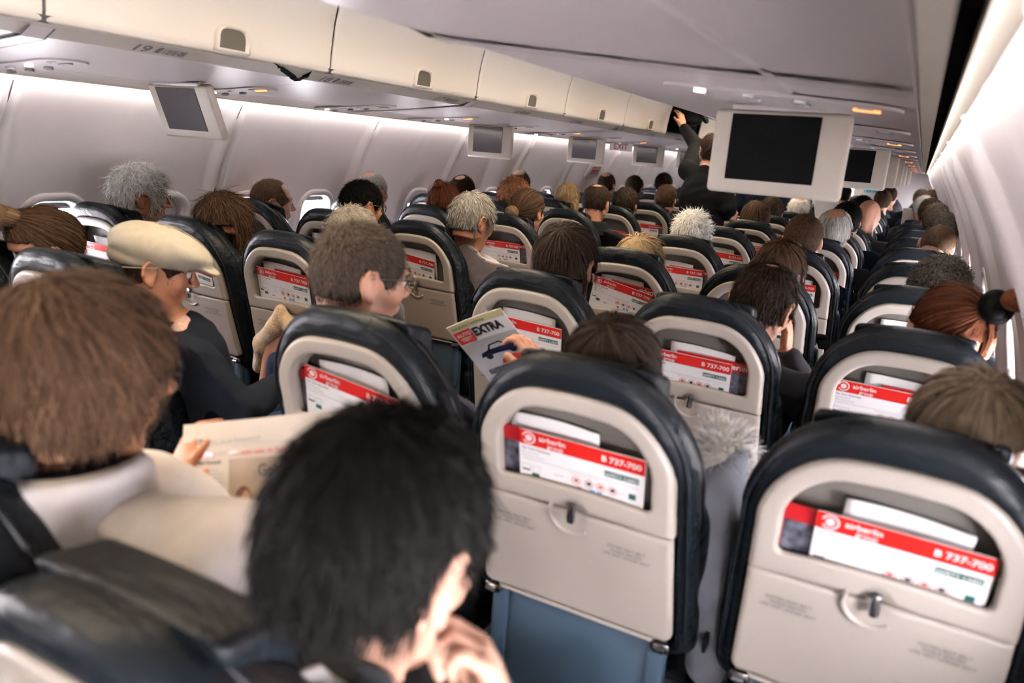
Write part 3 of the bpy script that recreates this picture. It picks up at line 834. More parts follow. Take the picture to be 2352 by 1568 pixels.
HAIRS = {k: mat('hair_base_' + k, tuple(v * .7 for v in c), .7, spec=.06, noise=.3, nscale=70, stretch=(1, 1, .3), bump=.4, bscale=180) for k, c in HC.items()}
_cl = {}
def cloth(c, bump=.3):
    k = (c, bump)
    if k not in _cl: _cl[k] = mat('cloth_%d' % len(_cl), c, .9, spec=.12, noise=.12, nscale=18, bump=bump, bscale=9, sheen=.12 if max(c) > .1 else 0)
    return _cl[k]
def vv(*a): return np.array(a, float)
EC, ER = vv(0, -.006, .020), vv(.0775, .0985, .0950)

def head_matrix(p, yaw=0, pitch=0, roll=0, s=1):
    return Matrix.Translation(p) @ Matrix.Rotation(yaw, 4, 'Z') @ Matrix.Rotation(pitch, 4, 'X') @ Matrix.Rotation(roll, 4, 'Y') @ Matrix.Scale(s, 4)
class HF:
    """primitives given in head coordinates, written into a world field"""
    def __init__(s, f, Mh, sc): s.f, s.M, s.s = f, Mh, sc; s.R = np.array(Mh.to_3x3()) / sc
    def P(s, c): return np.array(s.M @ Vector(c))
    def ell(s, c, r, k=.012, op='u', rx=0):
        R = s.R
        if rx: R = R @ np.array(Matrix.Rotation(rx, 3, 'X'))
        s.f.ell(s.P(c), np.array(r) * s.s, R, k * s.s, op)
    def cone(s, a, b, ra, rb, k=.01, op='u'): s.f.cone(s.P(a), s.P(b), ra * s.s, rb * s.s, k * s.s, op)
def build_head(H, male=True, detail=True):
    H.ell(EC, ER, .0)
    H.ell((0, .022, -.030), (.060, .068, .082), .02)
    H.ell((0, .060, -.092), (.020, .018, .018), .02)
    for s in (-1, 1):
        H.cone((s * .058, -.002, -.055), (s * .016, .060, -.096), .018, .015, .022)
        H.ell((s * .040, .058, -.022), (.024, .024, .026), .02)
    H.cone((-.034, .080, .028), (.034, .080, .028), .012, .012, .012)
    if detail:
        for s in (-1, 1): H.ell((s * .032, .100, .006), (.018, .014, .012), .010, 's')
        H.cone((0, .092, .014), (0, .112, -.022), .008, .0105, .010)
        for s in (-1, 1): H.ell((s * .012, .100, -.027), (.008, .010, .007), .006)
        H.cone((-.018, .086, -.052), (.018, .086, -.052), .0065, .0065, .007)
        H.cone((-.016, .084, -.063), (.016, .084, -.063), .0070, .0070, .007)
        H.cone((-.02, .097, -.0575), (.02, .097, -.0575), .0025, .0025, .003, 's')
    for s in (-1, 1):
        H.ell((s * .080, -.014, -.006), (.009, .019, .031), .006, rx=.2)
        if detail:
            H.ell((s * .090, -.008, -.004), (.007, .010, .018), .004, 's', rx=.2)
            P = [(s * .083, .004, .010), (s * .088, -.004, .026), (s * .090, -.020, .026), (s * .091, -.030, .010), (s * .089, -.028, -.010), (s * .084, -.016, -.030), (s * .081, -.004, -.036)]
            for a, b in zip(P[:-1], P[1:]): H.cone(a, b, .0042, .0042, .004)
            H.ell((s * .081, -.002, -.034), (.005, .007, .008), .004)
def hand_prims(f, wrist, d, n, side=1, curl=.5, s=1, spread=.1):
    """wrist point, finger direction d, palm-facing normal n; side=+1 puts the thumb on d x n's side"""
    w = np.array(wrist, float); d = np.array(d, float); d /= np.linalg.norm(d); n = np.array(n, float); n -= d * (n @ d); n /= np.linalg.norm(n)
    t = np.cross(d, n) * side
    R = np.stack([t, d, n], 1)
    f.ell(w + d * .048 * s, vv(.040, .050, .0155) * s, R, .010)
    f.ell(w + d * .035 * s + t * .022 * s + n * .008 * s, vv(.018, .032, .014) * s, R, .012)
    for i, (o, L, rr) in enumerate(((.031, .072, .0088), (.0105, .080, .0090), (-.0105, .074, .0086), (-.030, .058, .0076))):
        p = w + d * (.088 - .004 * abs(i - 1)) * s + t * o * s
        a = 0; dd = d + t * (1.5 - i) * spread; dd /= np.linalg.norm(dd)
        for j, (fr, ca) in enumerate(((.45, .55), (.30, 1.0), (.25, .8))):
            a += curl * ca
            v = dd * math.cos(a) + n * math.sin(a); q = p + v * L * fr * s
            f.cone(p, q, rr * s * (1 - .09 * j), rr * s * (1 - .09 * (j + 1)), .0022); p = q
    p = w + d * .026 * s + t * .030 * s + n * .004 * s
    for L, th in ((.036, .35), (.030, .9)):
        v = d * (.78 if th > .5 else .62) + t * (.62 * (1 - th * .55)) + n * curl * th * .7; v /= np.linalg.norm(v)
        q = p + v * L * s; f.cone(p, q, .0115 * s, .0098 * s, .006); p = q

def ribbons(P, W, N, tone):
    """P (n,k,3) polylines, W (k,) half widths, N (n,k,3) normals -> mesh arrays"""
    n, k, _ = P.shape
    T = np.gradient(P, axis=1); B = np.cross(T, N); B /= np.linalg.norm(B, axis=2, keepdims=True) + 1e-9
    L = P - B * W[None, :, None]; R = P + B * W[None, :, None]
    V = np.stack([L, R], 2).reshape(-1, 3)
    i = np.arange(n)[:, None] * (2 * k); j = np.arange(k - 1)[None] * 2
    a = i + j; F = np.stack([a, a + 1, a + 3, a + 2], -1).reshape(-1, 4)
    t = np.repeat(tone, 2 * k)
    return V, F, t
def make_hair(parent, org, Mh, sc, col, style, n=1500, h=.0055, seed=0, clip=None):
    """style dict: th thickness, low nape height, L strand length, flow, tie, recede, crown, extra prims"""
    g = np.random.default_rng(seed)
    st = dict(th=.012, low=-.055, L=.04, flow='whorl', tie=None, recede=0, crown=0, extra=[], ears=True, w=.0011, lift=.0, curl=0, grav=.6, face=0, jit=.25, whorl=(0, -.06, .12), bald=False, K=6)
    st.update(style)
    lo, hi = vv(-.15, -.20, min(st['low'] - .03, -.10) - (.0 if not st['extra'] else .12)), vv(.15, .16, .17)
    f = Field(lo, hi, h); I = None
    th = st['th'] = st['th'] * .72; st['L'] *= .85
    f.ell(EC, ER + vv(th * .8, th, th), None, 0)
    for e in st['extra']:
        if len(e) == 2: f.ell(e[0], e[1], None, .02)
        else: f.cone(e[0], e[1], e[2], e[3], .02)
    f.ell((0, .128 + st['face'], -.048), (.082, .082, .120), None, .010, 's')
    if st['ears']:
        for s in (-1, 1): f.ell((s * .094, .004, -.030), (.036, .036, .048), None, .008, 's')
    if st['recede']:
        r = st['recede']
        for s in (-1, 1): f.ell((s * .036, .100, .075), (.034, .030 + .05 * r, .05), None, .01, 's')
        f.ell((0, .105, .09), (.045, .02 + .05 * r, .06), None, .01, 's')
    if st['crown']:
        f.ell((0, -.045, .115), (st['crown'], st['crown'] * 1.1, .04), None, .01, 's')
    Z = f.ax[2][None, None, :]; Yy = f.ax[1][None, :, None]
    lowp = st['low'] + np.clip(Yy + .02, 0, 1) * .9
    if st['ears']: f.F = np.maximum(f.F, (lowp - Z)).astype(np.float32)
    else: f.F = np.maximum(f.F, (st['low'] - Z)).astype(np.float32)
    # keep the inside of the skull out of it
    V, F = f.mesh()
    if len(V) == 0: return None
    V = relax(V, F, 1, .4)
    Rm = np.array(Mh.to_3x3()); tr = np.array(Mh.translation) - np.array(org)
    if clip is not None:
        Wd = V @ Rm.T + np.array(Mh.translation); lim = clip + (1.14 - Wd[:, 2]) * .25 + .135
        m_ = (Wd[:, 2] < 1.11) & (Wd[:, 1] < lim); Wd[m_, 1] = lim[m_]
        V = (Wd - np.array(Mh.translation)) @ np.linalg.inv(Rm).T
    o = mesh_np('hair', V @ Rm.T + tr, F, HAIRS[col], parent)
    # strands
    q = (V - EC) / ER; out = np.linalg.norm(q, axis=1) > 1.02
    cand = V[out]
    if len(cand) < 10 or n == 0: return o
    P0 = cand[g.integers(0, len(cand), n)] + g.normal(0, h * .4, (n, 3))
    Er = ER + th * .9; C = EC.copy()
    K = st['K']; P = np.zeros((n, K, 3)); Nn = np.zeros((n, K, 3)); p = P0.copy()
    L = st['L'] * g.uniform(.6, 1.15, n); jit = g.normal(0, st['jit'], (n, 3)); ph = g.uniform(0, 6.28, n)
    for k in range(K):
        nr = (p - C) / Er ** 2; nr /= np.linalg.norm(nr, axis=1, keepdims=True)
        P[:, k] = p + nr * .0015; Nn[:, k] = nr
        if st['flow'] == 'whorl': v = p - np.array(st['whorl'])
        elif st['flow'] == 'tie': v = np.array(st['tie']) - p
        elif st['flow'] == 'back': v = np.tile(vv(0, -1, -.15), (n, 1))
        elif st['flow'] == 'side': v = np.tile(vv(1, .2, -.2), (n, 1)) * np.sign(p[:, :1] + .025)
        elif st['flow'] == 'up': v = nr * 1.0 + vv(0, .3, .2)
        else: v = p - np.array(st['whorl'])
        v = v / (np.linalg.norm(v, axis=1, keepdims=True) + 1e-9)
        if st['flow'] != 'up': v = v - nr * (v * nr).sum(1, keepdims=True)
        v = v / (np.linalg.norm(v, axis=1, keepdims=True) + 1e-9)
        if st['flow'] not in ('tie', 'up'):
            gz = np.clip((.03 - p[:, 2:3]) / .06, 0, 1) * st['grav']; v = v * (1 - gz) + vv(0, 0, -1) * gz
        v = v + jit + nr * st['lift']
        if st['curl']:
            a = ph + k * 1.9; c2 = np.cross(v, nr); v = v + st['curl'] * (np.cos(a)[:, None] * c2 + np.sin(a)[:, None] * nr)
        v = v / (np.linalg.norm(v, axis=1, keepdims=True) + 1e-9)
        p = p + v * (L / (K - 1))[:, None]
        qq = np.linalg.norm((p - C) / Er, axis=1); ins = qq < 1
        p[ins] = C + (p[ins] - C) / qq[ins][:, None]
        if st['flow'] == 'tie':
            near = np.linalg.norm(p - np.array(st['tie']), axis=1) < .02; p[near] = P[near, k]
    if st['ears']:
        bad = np.zeros(n, bool)
        for sg in (-1, 1): bad |= ((((P - vv(sg * .094, .004, -.030)) / vv(.034, .034, .046)) ** 2).sum(2) < 1).any(1)
        bad |= (P[:, :, 2] < st['low'] - .022).any(1)
        bad |= ((((P - vv(0, .128 + st['face'], -.048)) / vv(.078, .078, .114)) ** 2).sum(2) < 1).any(1)
        P = P[~bad]; Nn = Nn[~bad]; n = len(P)
        if n < 5: return o
    if clip is not None:
        Wd = P @ Rm.T + np.array(Mh.translation)
        bad = ((Wd[..., 2] < 1.115) & (Wd[..., 1] < clip + (1.14 - Wd[..., 2]) * .25 + .12)).any(1)
        P = P[~bad]; Nn = Nn[~bad]; n = len(P)
        if n < 5: return o
    W = np.linspace(1, .25, K) * st['w'] * (1 if n > 900 else 1.6)
    V2, F2, t2 = ribbons(P, W, Nn + g.normal(0, .35, (n, 1, 3)), g.uniform(0, 1, n))
    mesh_np('hair_strands', V2 @ Rm.T + tr, F2, HAIRM[col], o, attr=t2)
    return o

def glasses(parent, org, Mh, m, r=.0017):
    b = MB(); L = Matrix.Translation(-Vector(org)) @ Mh
    for s in (-1, 1):
        b.tube([(s * .034 + .024 * math.cos(a), .1055 - .006 * abs(math.cos(a)) , .004 + .019 * math.sin(a)) for a in np.linspace(0, 2 * PI, 19)[:-1]], r, 6, 0, True, L)
        b.tube([(s * .058, .100, .012), (s * .072, .080, .014), (s * .083, .02, .014), (s * .085, -.012, .012), (s * .082, -.028, -.004)], r, 6, 0, False, L)
    b.tube([(-.011, .108, .008), (0, .111, .011), (.011, .108, .008)], r, 6, 0, False, L)
    o = b.build('glasses', m, parent, smooth=True)
    for s in (-1, 1):
        b = MB(); b.poly_prism([(s * .034 + .0235 * math.cos(a), .004 + .0185 * math.sin(a)) for a in np.linspace(0, 2 * PI, 19)[:-1]], .1035, .1042, 0, 'Y')
        bmesh.ops.transform(b.bm, matrix=L, verts=b.bm.verts); b.build('lens', M['lens'], o)
    return o
def face_bits(parent, org, Mh, sc, brow):
    R = np.array(Mh.to_3x3()); tr = np.array(Mh.translation) - np.array(org)
    for s in (-1, 1):
        b = MB()
        bmesh.ops.create_uvsphere(b.bm, u_segments=14, v_segments=10, radius=.0118)
        bmesh.ops.transform(b.bm, matrix=Matrix.Translation(-Vector(org)) @ Mh @ Matrix.Translation((s * .032, .0805, .005)), verts=b.bm.verts)
        e = b.build('eye', EYE, parent, smooth=True)
        b = MB(); b.cyl((s * .032, .0915, .004), .0055, .003, 'Y', 12, 0, Matrix.Translation(-Vector(org)) @ Mh); b.build('iris', IRIS, e)
    g = np.random.default_rng(3); n = 90; P = np.zeros((n, 3, 3)); N = np.zeros((n, 3, 3)); N[:, :, 1] = 1
    for i in range(n):
        s = -1 if i % 2 else 1; x = g.uniform(.014, .050); z = .026 + .006 * math.sin((x - .01) / .045 * PI) + g.normal(0, .0015)
        y = .0945 - 6 * max(x - .015, 0) ** 2
        for k in range(3): P[i, k] = (s * (x + .004 * k), y - .0006 * k, z + .0015 * k)
    V, F, t = ribbons(P, np.array([.0008, .0008, .0003]), N, g.uniform(0, 1, n)); mesh_np('eyebrows', V @ R.T + tr, F, HAIRM[brow], parent, attr=t)

PEOPLE = {}
DZ = {'B0': 0.045, 'E0': 0.022, 'F0': 0.03, 'A1': 0.028, 'B1': 0.025, 'F1': 0.055, 'F2': 0.035, 'D2': 0.028, 'D3': 0.028, 'E1': 0.018, 'C0': 0, 'D0': 0.0, 'X1': 0, 'X2': 0, 'A2': 0.012, 'D1': 0.008, 'C2': 0.0, 'B2': 0.01, 'E3': 0.018, 'E4': 0.008, 'C1': 0.012}
def person(key, label, head, skin='fair', hair=('brown', {}), top=(.05, .05, .06), seat=None, yaw=0, pitch=0, roll=0, s=1.0, h=.010, sw=.175, garment='sweater',
           arms=None, hands=None, detail=False, spec=None, neckline=None, legs=False, nstr=700, group='seated passengers', extra_garment=None, collar=None, standing=False, trousers=(.03, .05, .10), brow=None, bulk=0):
    head = (head[0], head[1], head[2] - DZ.get(key, .018 if not standing and int(key[1:]) > 1 else 0))
    sx, sy = seat if seat else (SX[key[0]], Y0 + int(key[1:]) * PITCH)
    org = (sx, sy + .36, .47) if not standing else (head[0], head[1], 0)
    root = empty('person', org); tag(root, label, 'person', group); PEOPLE[key] = root
    hd = vv(*head); Mh = head_matrix(Vector(head), yaw, pitch, roll, s)
    nb = hd + vv(0, -.045, -.165) * s + (vv(math.sin(-yaw), 0, 0) * .01)
    pel = vv(sx, sy + .36, .545) if not standing else vv(head[0], head[1] + .0, .93)
    if standing: pel = np.array(standing, float)
    SHd = [nb + vv(-sw, .01, -.065), nb + vv(sw, .01, -.065)]
    if arms is None:
        arms = [[SHd[i], nb + vv((-1, 1)[i] * (sw + .035), .085, -.32), vv(sx + (-1, 1)[i] * .10, sy + .58, .63)] for i in (0, 1)]
    else:
        arms = [[np.array(a, float) if a is not None else SHd[i] for a in A] if A else [SHd[i], nb + vv((-1, 1)[i] * (sw + .035), .085, -.32), vv(sx + (-1, 1)[i] * .10, sy + .58, .63)] for i, A in enumerate(arms)]
    pts = [hd, pel] + [p for A in arms for p in A]
    lo = np.min(pts, 0) - vv(.20, .20, .15); hi = np.max(pts, 0) + vv(.20, .20, .17)
    lo[2] = max(lo[2], .34 if not standing else .0)
    kn = [vv(sx + q * .11, sy + .72, .54) for q in (-1, 1)]
    def torso(f, g):
        C = nb + (pel - nb) * .36 + (0 if standing else vv(0, .05, 0)); B = nb + (pel - nb) * .70
        f.ell(C, vv(.155 * s + g + bulk, .105 * s + g + bulk * .6, .18), None, .04); f.ell(B, vv(.145 + g + bulk, .105 + g + bulk * .7, .17), None, .05); f.ell(pel, vv(.165 + g, .125 + g, .11), None, .05)
        for i in (0, 1): f.cone(nb + vv(0, 0, -.05), arms[i][0], .055 + g, .056 * s + g, .035)
    f = Field(lo, hi, h); H = HF(f, Mh, s)
    build_head(H, True, detail)
    f.cone(H.P((0, -.028, -.060)), nb, .053 * s, .056 * s, .018)
    f.cone(nb, nb + vv(0, -.0, -.08), .058 * s, .075 * s, .03)
    torso(f, -.006)
    for A in arms:
        f.cone(A[0], A[1], .045, .036, .02); f.cone(A[1], A[2], .036, .024, .012)
    if hands:
        for i, hh in enumerate(hands):
            if hh: hand_prims(f, arms[i][2], hh[0], hh[1], hh[2], hh[3], s)
    else:
        for i, A in enumerate(arms): hand_prims(f, A[2], vv((.5, -.5)[i], .8, -.15), (0, .1, -1), (1, -1)[i], .35, s)
    if standing:
        for q in (-1, 1): f.cone(pel + vv(q * .08, 0, -.05), vv(pel[0] + q * .09, pel[1] + .02, .50), .075, .05, .03); f.cone(vv(pel[0] + q * .09, pel[1] + .02, .50), vv(pel[0] + q * .09, pel[1], .08), .05, .035, .01); f.cone(vv(pel[0] + q * .09, pel[1] - .03, .045), vv(pel[0] + q * .09, pel[1] + .15, .035), .035, .03, .01)
    else:
        for q in (0, 1): f.cone(pel + vv((-1, 1)[q] * .08, .02, 0), kn[q], .075, .055, .03)
    def backrest(f, off):
        if standing: return
        Yq = f.ax[1][None, :, None]; Zq = f.ax[2][None, None, :]
        pl = (sy + off + (1.14 - Zq) * .25 - Yq) * .97 + np.clip(Zq - 1.07, 0, 1) * -3
        f.F = np.maximum(f.F, pl).astype(np.float32)
    backrest(f, .140)
    V, F = f.mesh(); V = relax(V, F, 1, .35)
    body = mesh_np('body', V - np.array(org), F, SKIN[skin], root)
    # clothing
    f = Field(lo, hi, h * 1.15)
    g = .010 + bulk * .3
    torso(f, g)
    f.cone(nb + vv(0, -.004, .012), nb + vv(0, 0, -.06), .060 * s, .085 * s + g, .02)
    for i, A in enumerate(arms):
        w = A[1] + (A[2] - A[1]) * (.90)
        f.cone(A[0], A[1], .054 + g, .044 + g, .025); f.cone(A[1], w, .045 + g, .032 + g * .6, .015)
    if extra_garment: extra_garment(f, nb, pel)
    backrest(f, .130)
    V, F = f.mesh(); V = relax(V, F, 1, .4)
    # soft folds
    ns = np.sin(V[:, 0] * 38 + 5 * np.sin(V[:, 2] * 17)) * np.sin(V[:, 2] * 31 + 3 * np.sin(V[:, 1] * 23)) * .0030
    cdir = V - (nb + (pel - nb) * .5); cdir /= np.linalg.norm(cdir, axis=1, keepdims=True) + 1e-9
    mesh_np(garment, V + cdir * ns[:, None] - np.array(org), F, cloth(top), root)
    f = Field(vv(min(lo[0], pel[0] - .3), pel[1] - .25, 0 if standing else .38), vv(max(hi[0], pel[0] + .3), pel[1] + .5, .98 if standing else .72), .012)
    if standing:
        f.ell(pel + vv(0, 0, -.04), vv(.18, .14, .13), None, .03)
        for q in (-1, 1): f.cone(pel + vv(q * .08, 0, -.07), vv(pel[0] + q * .09, pel[1] + .02, .50), .092, .075, .02); f.cone(vv(pel[0] + q * .09, pel[1] + .02, .50), vv(pel[0] + q * .09, pel[1], .10), .075, .062, .01)
    else:
        f.ell(pel + vv(0, 0, -.02), vv(.18, .14, .09), None, .03)
        for q in (0, 1): f.cone(pel + vv((-1, 1)[q] * .08, .02, -.01), kn[q] + vv(0, -.02, 0), .085, .066, .03)
    V, F = f.mesh(); mesh_np('trousers', V - np.array(org), F, cloth(trousers), root)
    if standing:
        for q in (-1, 1):
            b = MB(); b.box((pel[0] + q * .09 - org[0], pel[1] + .05 - org[1], .045), (.09, .27, .085), b=.03, seg=3); b.build('shoe', M['leather'], root, smooth=True)
    if collar:
        c_, ch, cr_ = collar; P = []; n = 26
        V = []; 
        for i in range(n):
            a = 2 * PI * i / n
            for k, (z, rr) in enumerate(((-.045, cr_ + .022), (-.01, cr_ + .006), (ch * .6, cr_), (ch, cr_ + .006), (ch - .012, cr_ + .020), (-.03, cr_ + .040))):
                V.append(nb + vv(rr * math.sin(a), rr * math.cos(a) * .95 + z * .1, z + .015 - (.02 if math.cos(a) > .6 else 0)) - np.array(org))
        F = [(i * 6 + k, ((i + 1) % n) * 6 + k, ((i + 1) % n) * 6 + k + 1, i * 6 + k + 1) for i in range(n) for k in range(5)]
        mesh_np('collar', V, F, cloth(c_), root)
    if hair:
        col, st = hair
        make_hair(root, org, Mh, s, col, st, nstr, .0055 if nstr > 900 else .0075, seed=sum(map(ord, key)), clip=None if (standing or int(key[1:]) < 0) else sy)
    if spec: glasses(root, org, Mh, spec)
    if detail: face_bits(root, org, Mh, s, brow or (hair[0] if hair else 'grey'))
    return root, Mh, org
GB = mat('dark_spectacle_frame', (.02, .018, .018), .3); GR = mat('red_spectacle_frame', (.25, .02, .02), .3); GM = mat('metal_spectacle_frame', (.3, .25, .2), .3, metal=.8)

BUZZ = dict(th=.006, L=.010, w=.0008, lift=.22, jit=.30, low=-.06, K=4)
SHORT = dict(th=.012, L=.030, lift=.04, low=-.06, w=.0012)
MID = dict(th=.018, L=.05, lift=.0, low=-.075, w=.0013, jit=.18)
BOB = dict(th=.020, L=.10, lift=.0, low=-.14, ears=False, w=.0015, jit=.10, K=8, extra=[((0, -.045, -.060), (.086, .062, .075)), ((-.05, .0, -.05), (.038, .055, .08)), ((.05, .0, -.05), (.038, .055, .08))])
LONG = dict(th=.016, L=.09, lift=.0, low=-.13, ears=False, w=.0016, jit=.08, K=10, extra=[((0, -.040, -.06), (.086, .058, .09)), ((-.055, -.0, -.06), (.034, .05, .09)), ((.055, -.0, -.06), (.034, .05, .09))])
def S_(d, **k): e = dict(d); e.update(k); return e

# --- the two people closest to the camera
def jacket_extra(f, nb, pel):
    f.ell(nb + vv(0, -.02, -.13), vv(.21, .13, .14), None, .05)
person('D-1', 'person in a white jacket with dark collar and brown hair reading a newspaper', (-.862, .55, 1.158), 'warm',
       ('brown', S_(MID, th=.022, low=-.085, ears=False, L=.06, jit=.16, crown=.0, face=.010, w=.0014, extra=[((0, -.045, -.035), (.084, .060, .055)), ((.068, -.018, -.015), (.036, .044, .048)), ((-.068, -.018, -.015), (.036, .044, .048))])),
       (.66, .60, .56), s=.95, h=.0065, sw=.205, garment='jacket', yaw=-.30, pitch=-.14, detail=True, spec=GB, nstr=3500, bulk=.045, collar=((.70, .66, .64), .055, .088), extra_garment=jacket_extra,
       arms=[[None, (-1.14, .66, .80), (-.995, .775, .875)], [(-.625, .56, .965), (-.57, .62, .80), (-.62, .80, .80)]], hands=[((.25, .25, 1), (.4, 1, -.1), -1, .55), ((-.2, .3, 1), (0, 1, 0), 1, .5)])
b = MB()
root = PEOPLE['D-1']
V = []; n = 26; nb = vv(-.862, .55, 1.158) + vv(0, -.045, -.165) * .98 - np.array(root.location)
for i in range(n):
    a = 2 * PI * i / n
    for z, rr in ((-.04, .085), (0, .078), (.035, .070), (.055, .066), (.052, .060)): V.append(nb + vv(rr * math.sin(a), rr * math.cos(a), z + .02))
mesh_np('dark_inner_collar', V, [(i * 5 + k, ((i + 1) % n) * 5 + k, ((i + 1) % n) * 5 + k + 1, i * 5 + k + 1) for i in range(n) for k in range(4)], cloth((.008, .008, .010)), root)
person('E-1', 'black-haired boy with chin resting on his fist, very close and blurred', (-.362, .485, 1.118), 'pale',
       ('black', S_(SHORT, th=.016, L=.045, low=-.050, lift=.0, jit=.14, w=.0012)), (.03, .032, .036), s=1.0, h=.0050, sw=.155, detail=True, spec=GB, nstr=4500, garment='sweatshirt', pitch=-.28, yaw=-.05, roll=.05,
       arms=[None, [None, (-.135, .50, .78), (-.238, .520, .942)]], hands=[None, ((-.42, .12, .90), (-.62, -.45, -.2), -1, 1.35)], collar=((.62, .60, .60), .012, .062))

# --- row 0
PON = dict(th=.008, L=.13, flow='tie', tie=(0, -.112, .055), low=-.075, w=.0012, jit=.05, K=9, recede=0)
r, Mh, org = person('B0', 'person with brown ponytail bent forward beside the far window', (-2.171, 1.303, 1.125), 'fair', ('brown', PON), (.02, .03, .045), pitch=-.35, yaw=-.1, h=.009, nstr=2200)
def tail(r, Mh, org, col, base, pts, r0, r1, n=500, name='ponytail', seed=1, tie=None):
    f = Field(vv(-.2, -.3, -.4), vv(.2, .2, .25), .006)
    q = [base] + pts
    for i, (a, c) in enumerate(zip(q[:-1], q[1:])):
        ra = r0 + (r1 - r0) * i / (len(q) - 1); rb = r0 + (r1 - r0) * (i + 1) / (len(q) - 1); f.cone(a, c, ra, rb, .012)
    V, F = f.mesh(); R = np.array(Mh.to_3x3()); tr = np.array(Mh.translation) - np.array(org)
    o = mesh_np(name, V @ R.T + tr, F, HAIRS[col], r)
    g = np.random.default_rng(seed); Q = np.array(q, float); K = 3 * (len(q) - 1) + 1
    T = np.linspace(0, len(q) - 1.001, K); C = np.array([Q[int(t)] + (Q[int(t) + 1] - Q[int(t)]) * (t - int(t)) for t in T])
    a = g.uniform(0, 2 * PI, n); rad = np.sqrt(g.uniform(.5, 1.25, n)); P = np.zeros((n, K, 3)); N = np.zeros((n, K, 3))
    d = np.gradient(C, axis=0); d /= np.linalg.norm(d, axis=1, keepdims=True) + 1e-9; u = np.cross(d, (1, 0, 0)); u /= np.linalg.norm(u, axis=1, keepdims=True) + 1e-9; w = np.cross(d, u)
    for k in range(K):
        rk = (r0 + (r1 - r0) * k / (K - 1)) * rad; aa = a + .25 * k / K
        off = np.cos(aa)[:, None] * u[k] + np.sin(aa)[:, None] * w[k]; P[:, k] = C[k] + off * rk[:, None]; N[:, k] = off
    V, F, t = ribbons(P, np.full(K, .0012), N, g.uniform(0, 1, n)); mesh_np('hair_strands', V @ R.T + tr, F, HAIRM[col], o, attr=t)
    if tie:
        bb = MB(); c = Q[0] + (Q[1] - Q[0]) * .12; dd = (Q[1] - Q[0]); dd /= np.linalg.norm(dd)
        bb.tube([tuple(c - dd * .009), tuple(c), tuple(c + dd * .009)], r0 * 1.08, 14); bmesh.ops.transform(bb.bm, matrix=Matrix.Translation(-Vector(org)) @ Mh, verts=bb.bm.verts)
        bb.build('hair_tie', tie, r, smooth=True)
    return o
tail(r, Mh, org, 'lbrown', (0, -.105, .060), [(0, -.150, .060), (-.02, -.17, -.02), (-.03, -.165, -.12), (-.03, -.16, -.20)], .026, .034, 700, tie=M['ink'])

def cap_extra(f, nb, pel): f.ell(nb + vv(.02, -.02, -.16), vv(.20, .13, .18), None, .05)
r, Mh, org = person('C0', 'man in a beige flat cap and dark navy sweater leaning into the aisle', (-1.790, 1.360, 1.078), 'warm', ('dark', S_(BUZZ, th=.004, low=-.07)), (.008, .011, .018), pitch=-.22, yaw=-.62, h=.0046, sw=.185, detail=True, nstr=1500, seat=(-1.74, Y0),
       arms=[None, [None, (-1.47, 1.36, .74), (-1.56, 1.60, .745)]], hands=[None, ((-.5, .8, -.1), (0, .2, -1), -1, .5)], extra_garment=cap_extra, brow='dark')
f = Field(vv(-.14, -.16, -.06), vv(.14, .20, .17), .005)
f.ell((0, -.004, .052), (.100, .120, .068), np.array(Matrix.Rotation(-.10, 3, 'X')), 0)
f.ell((0, .060, .060), (.092, .085, .040), np.array(Matrix.Rotation(-.25, 3, 'X')), .02)
f.ell((0, .112, .030), (.072, .058, .012), np.array(Matrix.Rotation(-.22, 3, 'X')), .010)
f.ell((0, -.012, .022), (.0885, .108, .045), None, .004)
f.ell((0, -.004, -.03), (.082, .103, .052), None, .004, 's')
f.F = np.maximum(f.F, (.004 - f.ax[2] + 0)[None, None, :] + np.clip(f.ax[1], -1, .0)[None, :, None] * .22 + .012).astype(np.float32)
V, F = f.mesh(); V = relax(V, F, 2, .4)
V += (np.sin(V[:, 1] * 70 + 30 * V[:, 2]) * np.sin(V[:, 0] * 40) * .0014)[:, None] * vv(0, 0, 1)
mcap = mat('cap_cotton', (.37, .33, .26), .9, noise=.06, nscale=60, bump=.35, bscale=25)
R_ = np.array(Mh.to_3x3()); tr = np.array(Mh.translation) - np.array(org)
cp = mesh_np('flat_cap', V @ R_.T + tr, F, mcap, r)
bb = MB()
bb.tube([(.0905 * math.sin(a), -.012 + .1105 * math.cos(a) * 1.0, .013 + .024 * math.cos(a)) for a in np.linspace(.9, 2 * PI - .9, 30)], .0016, 5); bb.tube([(0, y, .052 + .070 * math.sqrt(max(0, 1 - ((y + .004) / .122) ** 2))) for y in np.linspace(-.115, .09, 16)], .0014, 5)
bmesh.ops.transform(bb.bm, matrix=Matrix.Translation(-Vector(org)) @ Mh, verts=bb.bm.verts); bb.build('seam', mat('cap_seam', (.30, .26, .20), .9), cp, smooth=True)
# pink-beige scarf
f = Field(vv(-2.0, 1.15, .82), vv(-1.55, 1.55, 1.08), .006); nb = vv(-1.790, 1.360, 1.062) + vv(0, -.045, -.165)
P = [nb + vv(.088 * math.sin(a), .088 * math.cos(a) * 1.1 + .02, .020 + .012 * math.sin(3 * a)) for a in np.linspace(0, 2 * PI, 22)]
for a, c in zip(P[:-1], P[1:]): f.cone(a, c, .026, .026, .012)
V, F = f.mesh(); V = relax(V, F, 1, .4); mesh_np('scarf', V - np.array(org), F, mat('scarf_knit', (.56, .36, .30), .95, noise=.15, nscale=120, bump=.8, bscale=160), r)

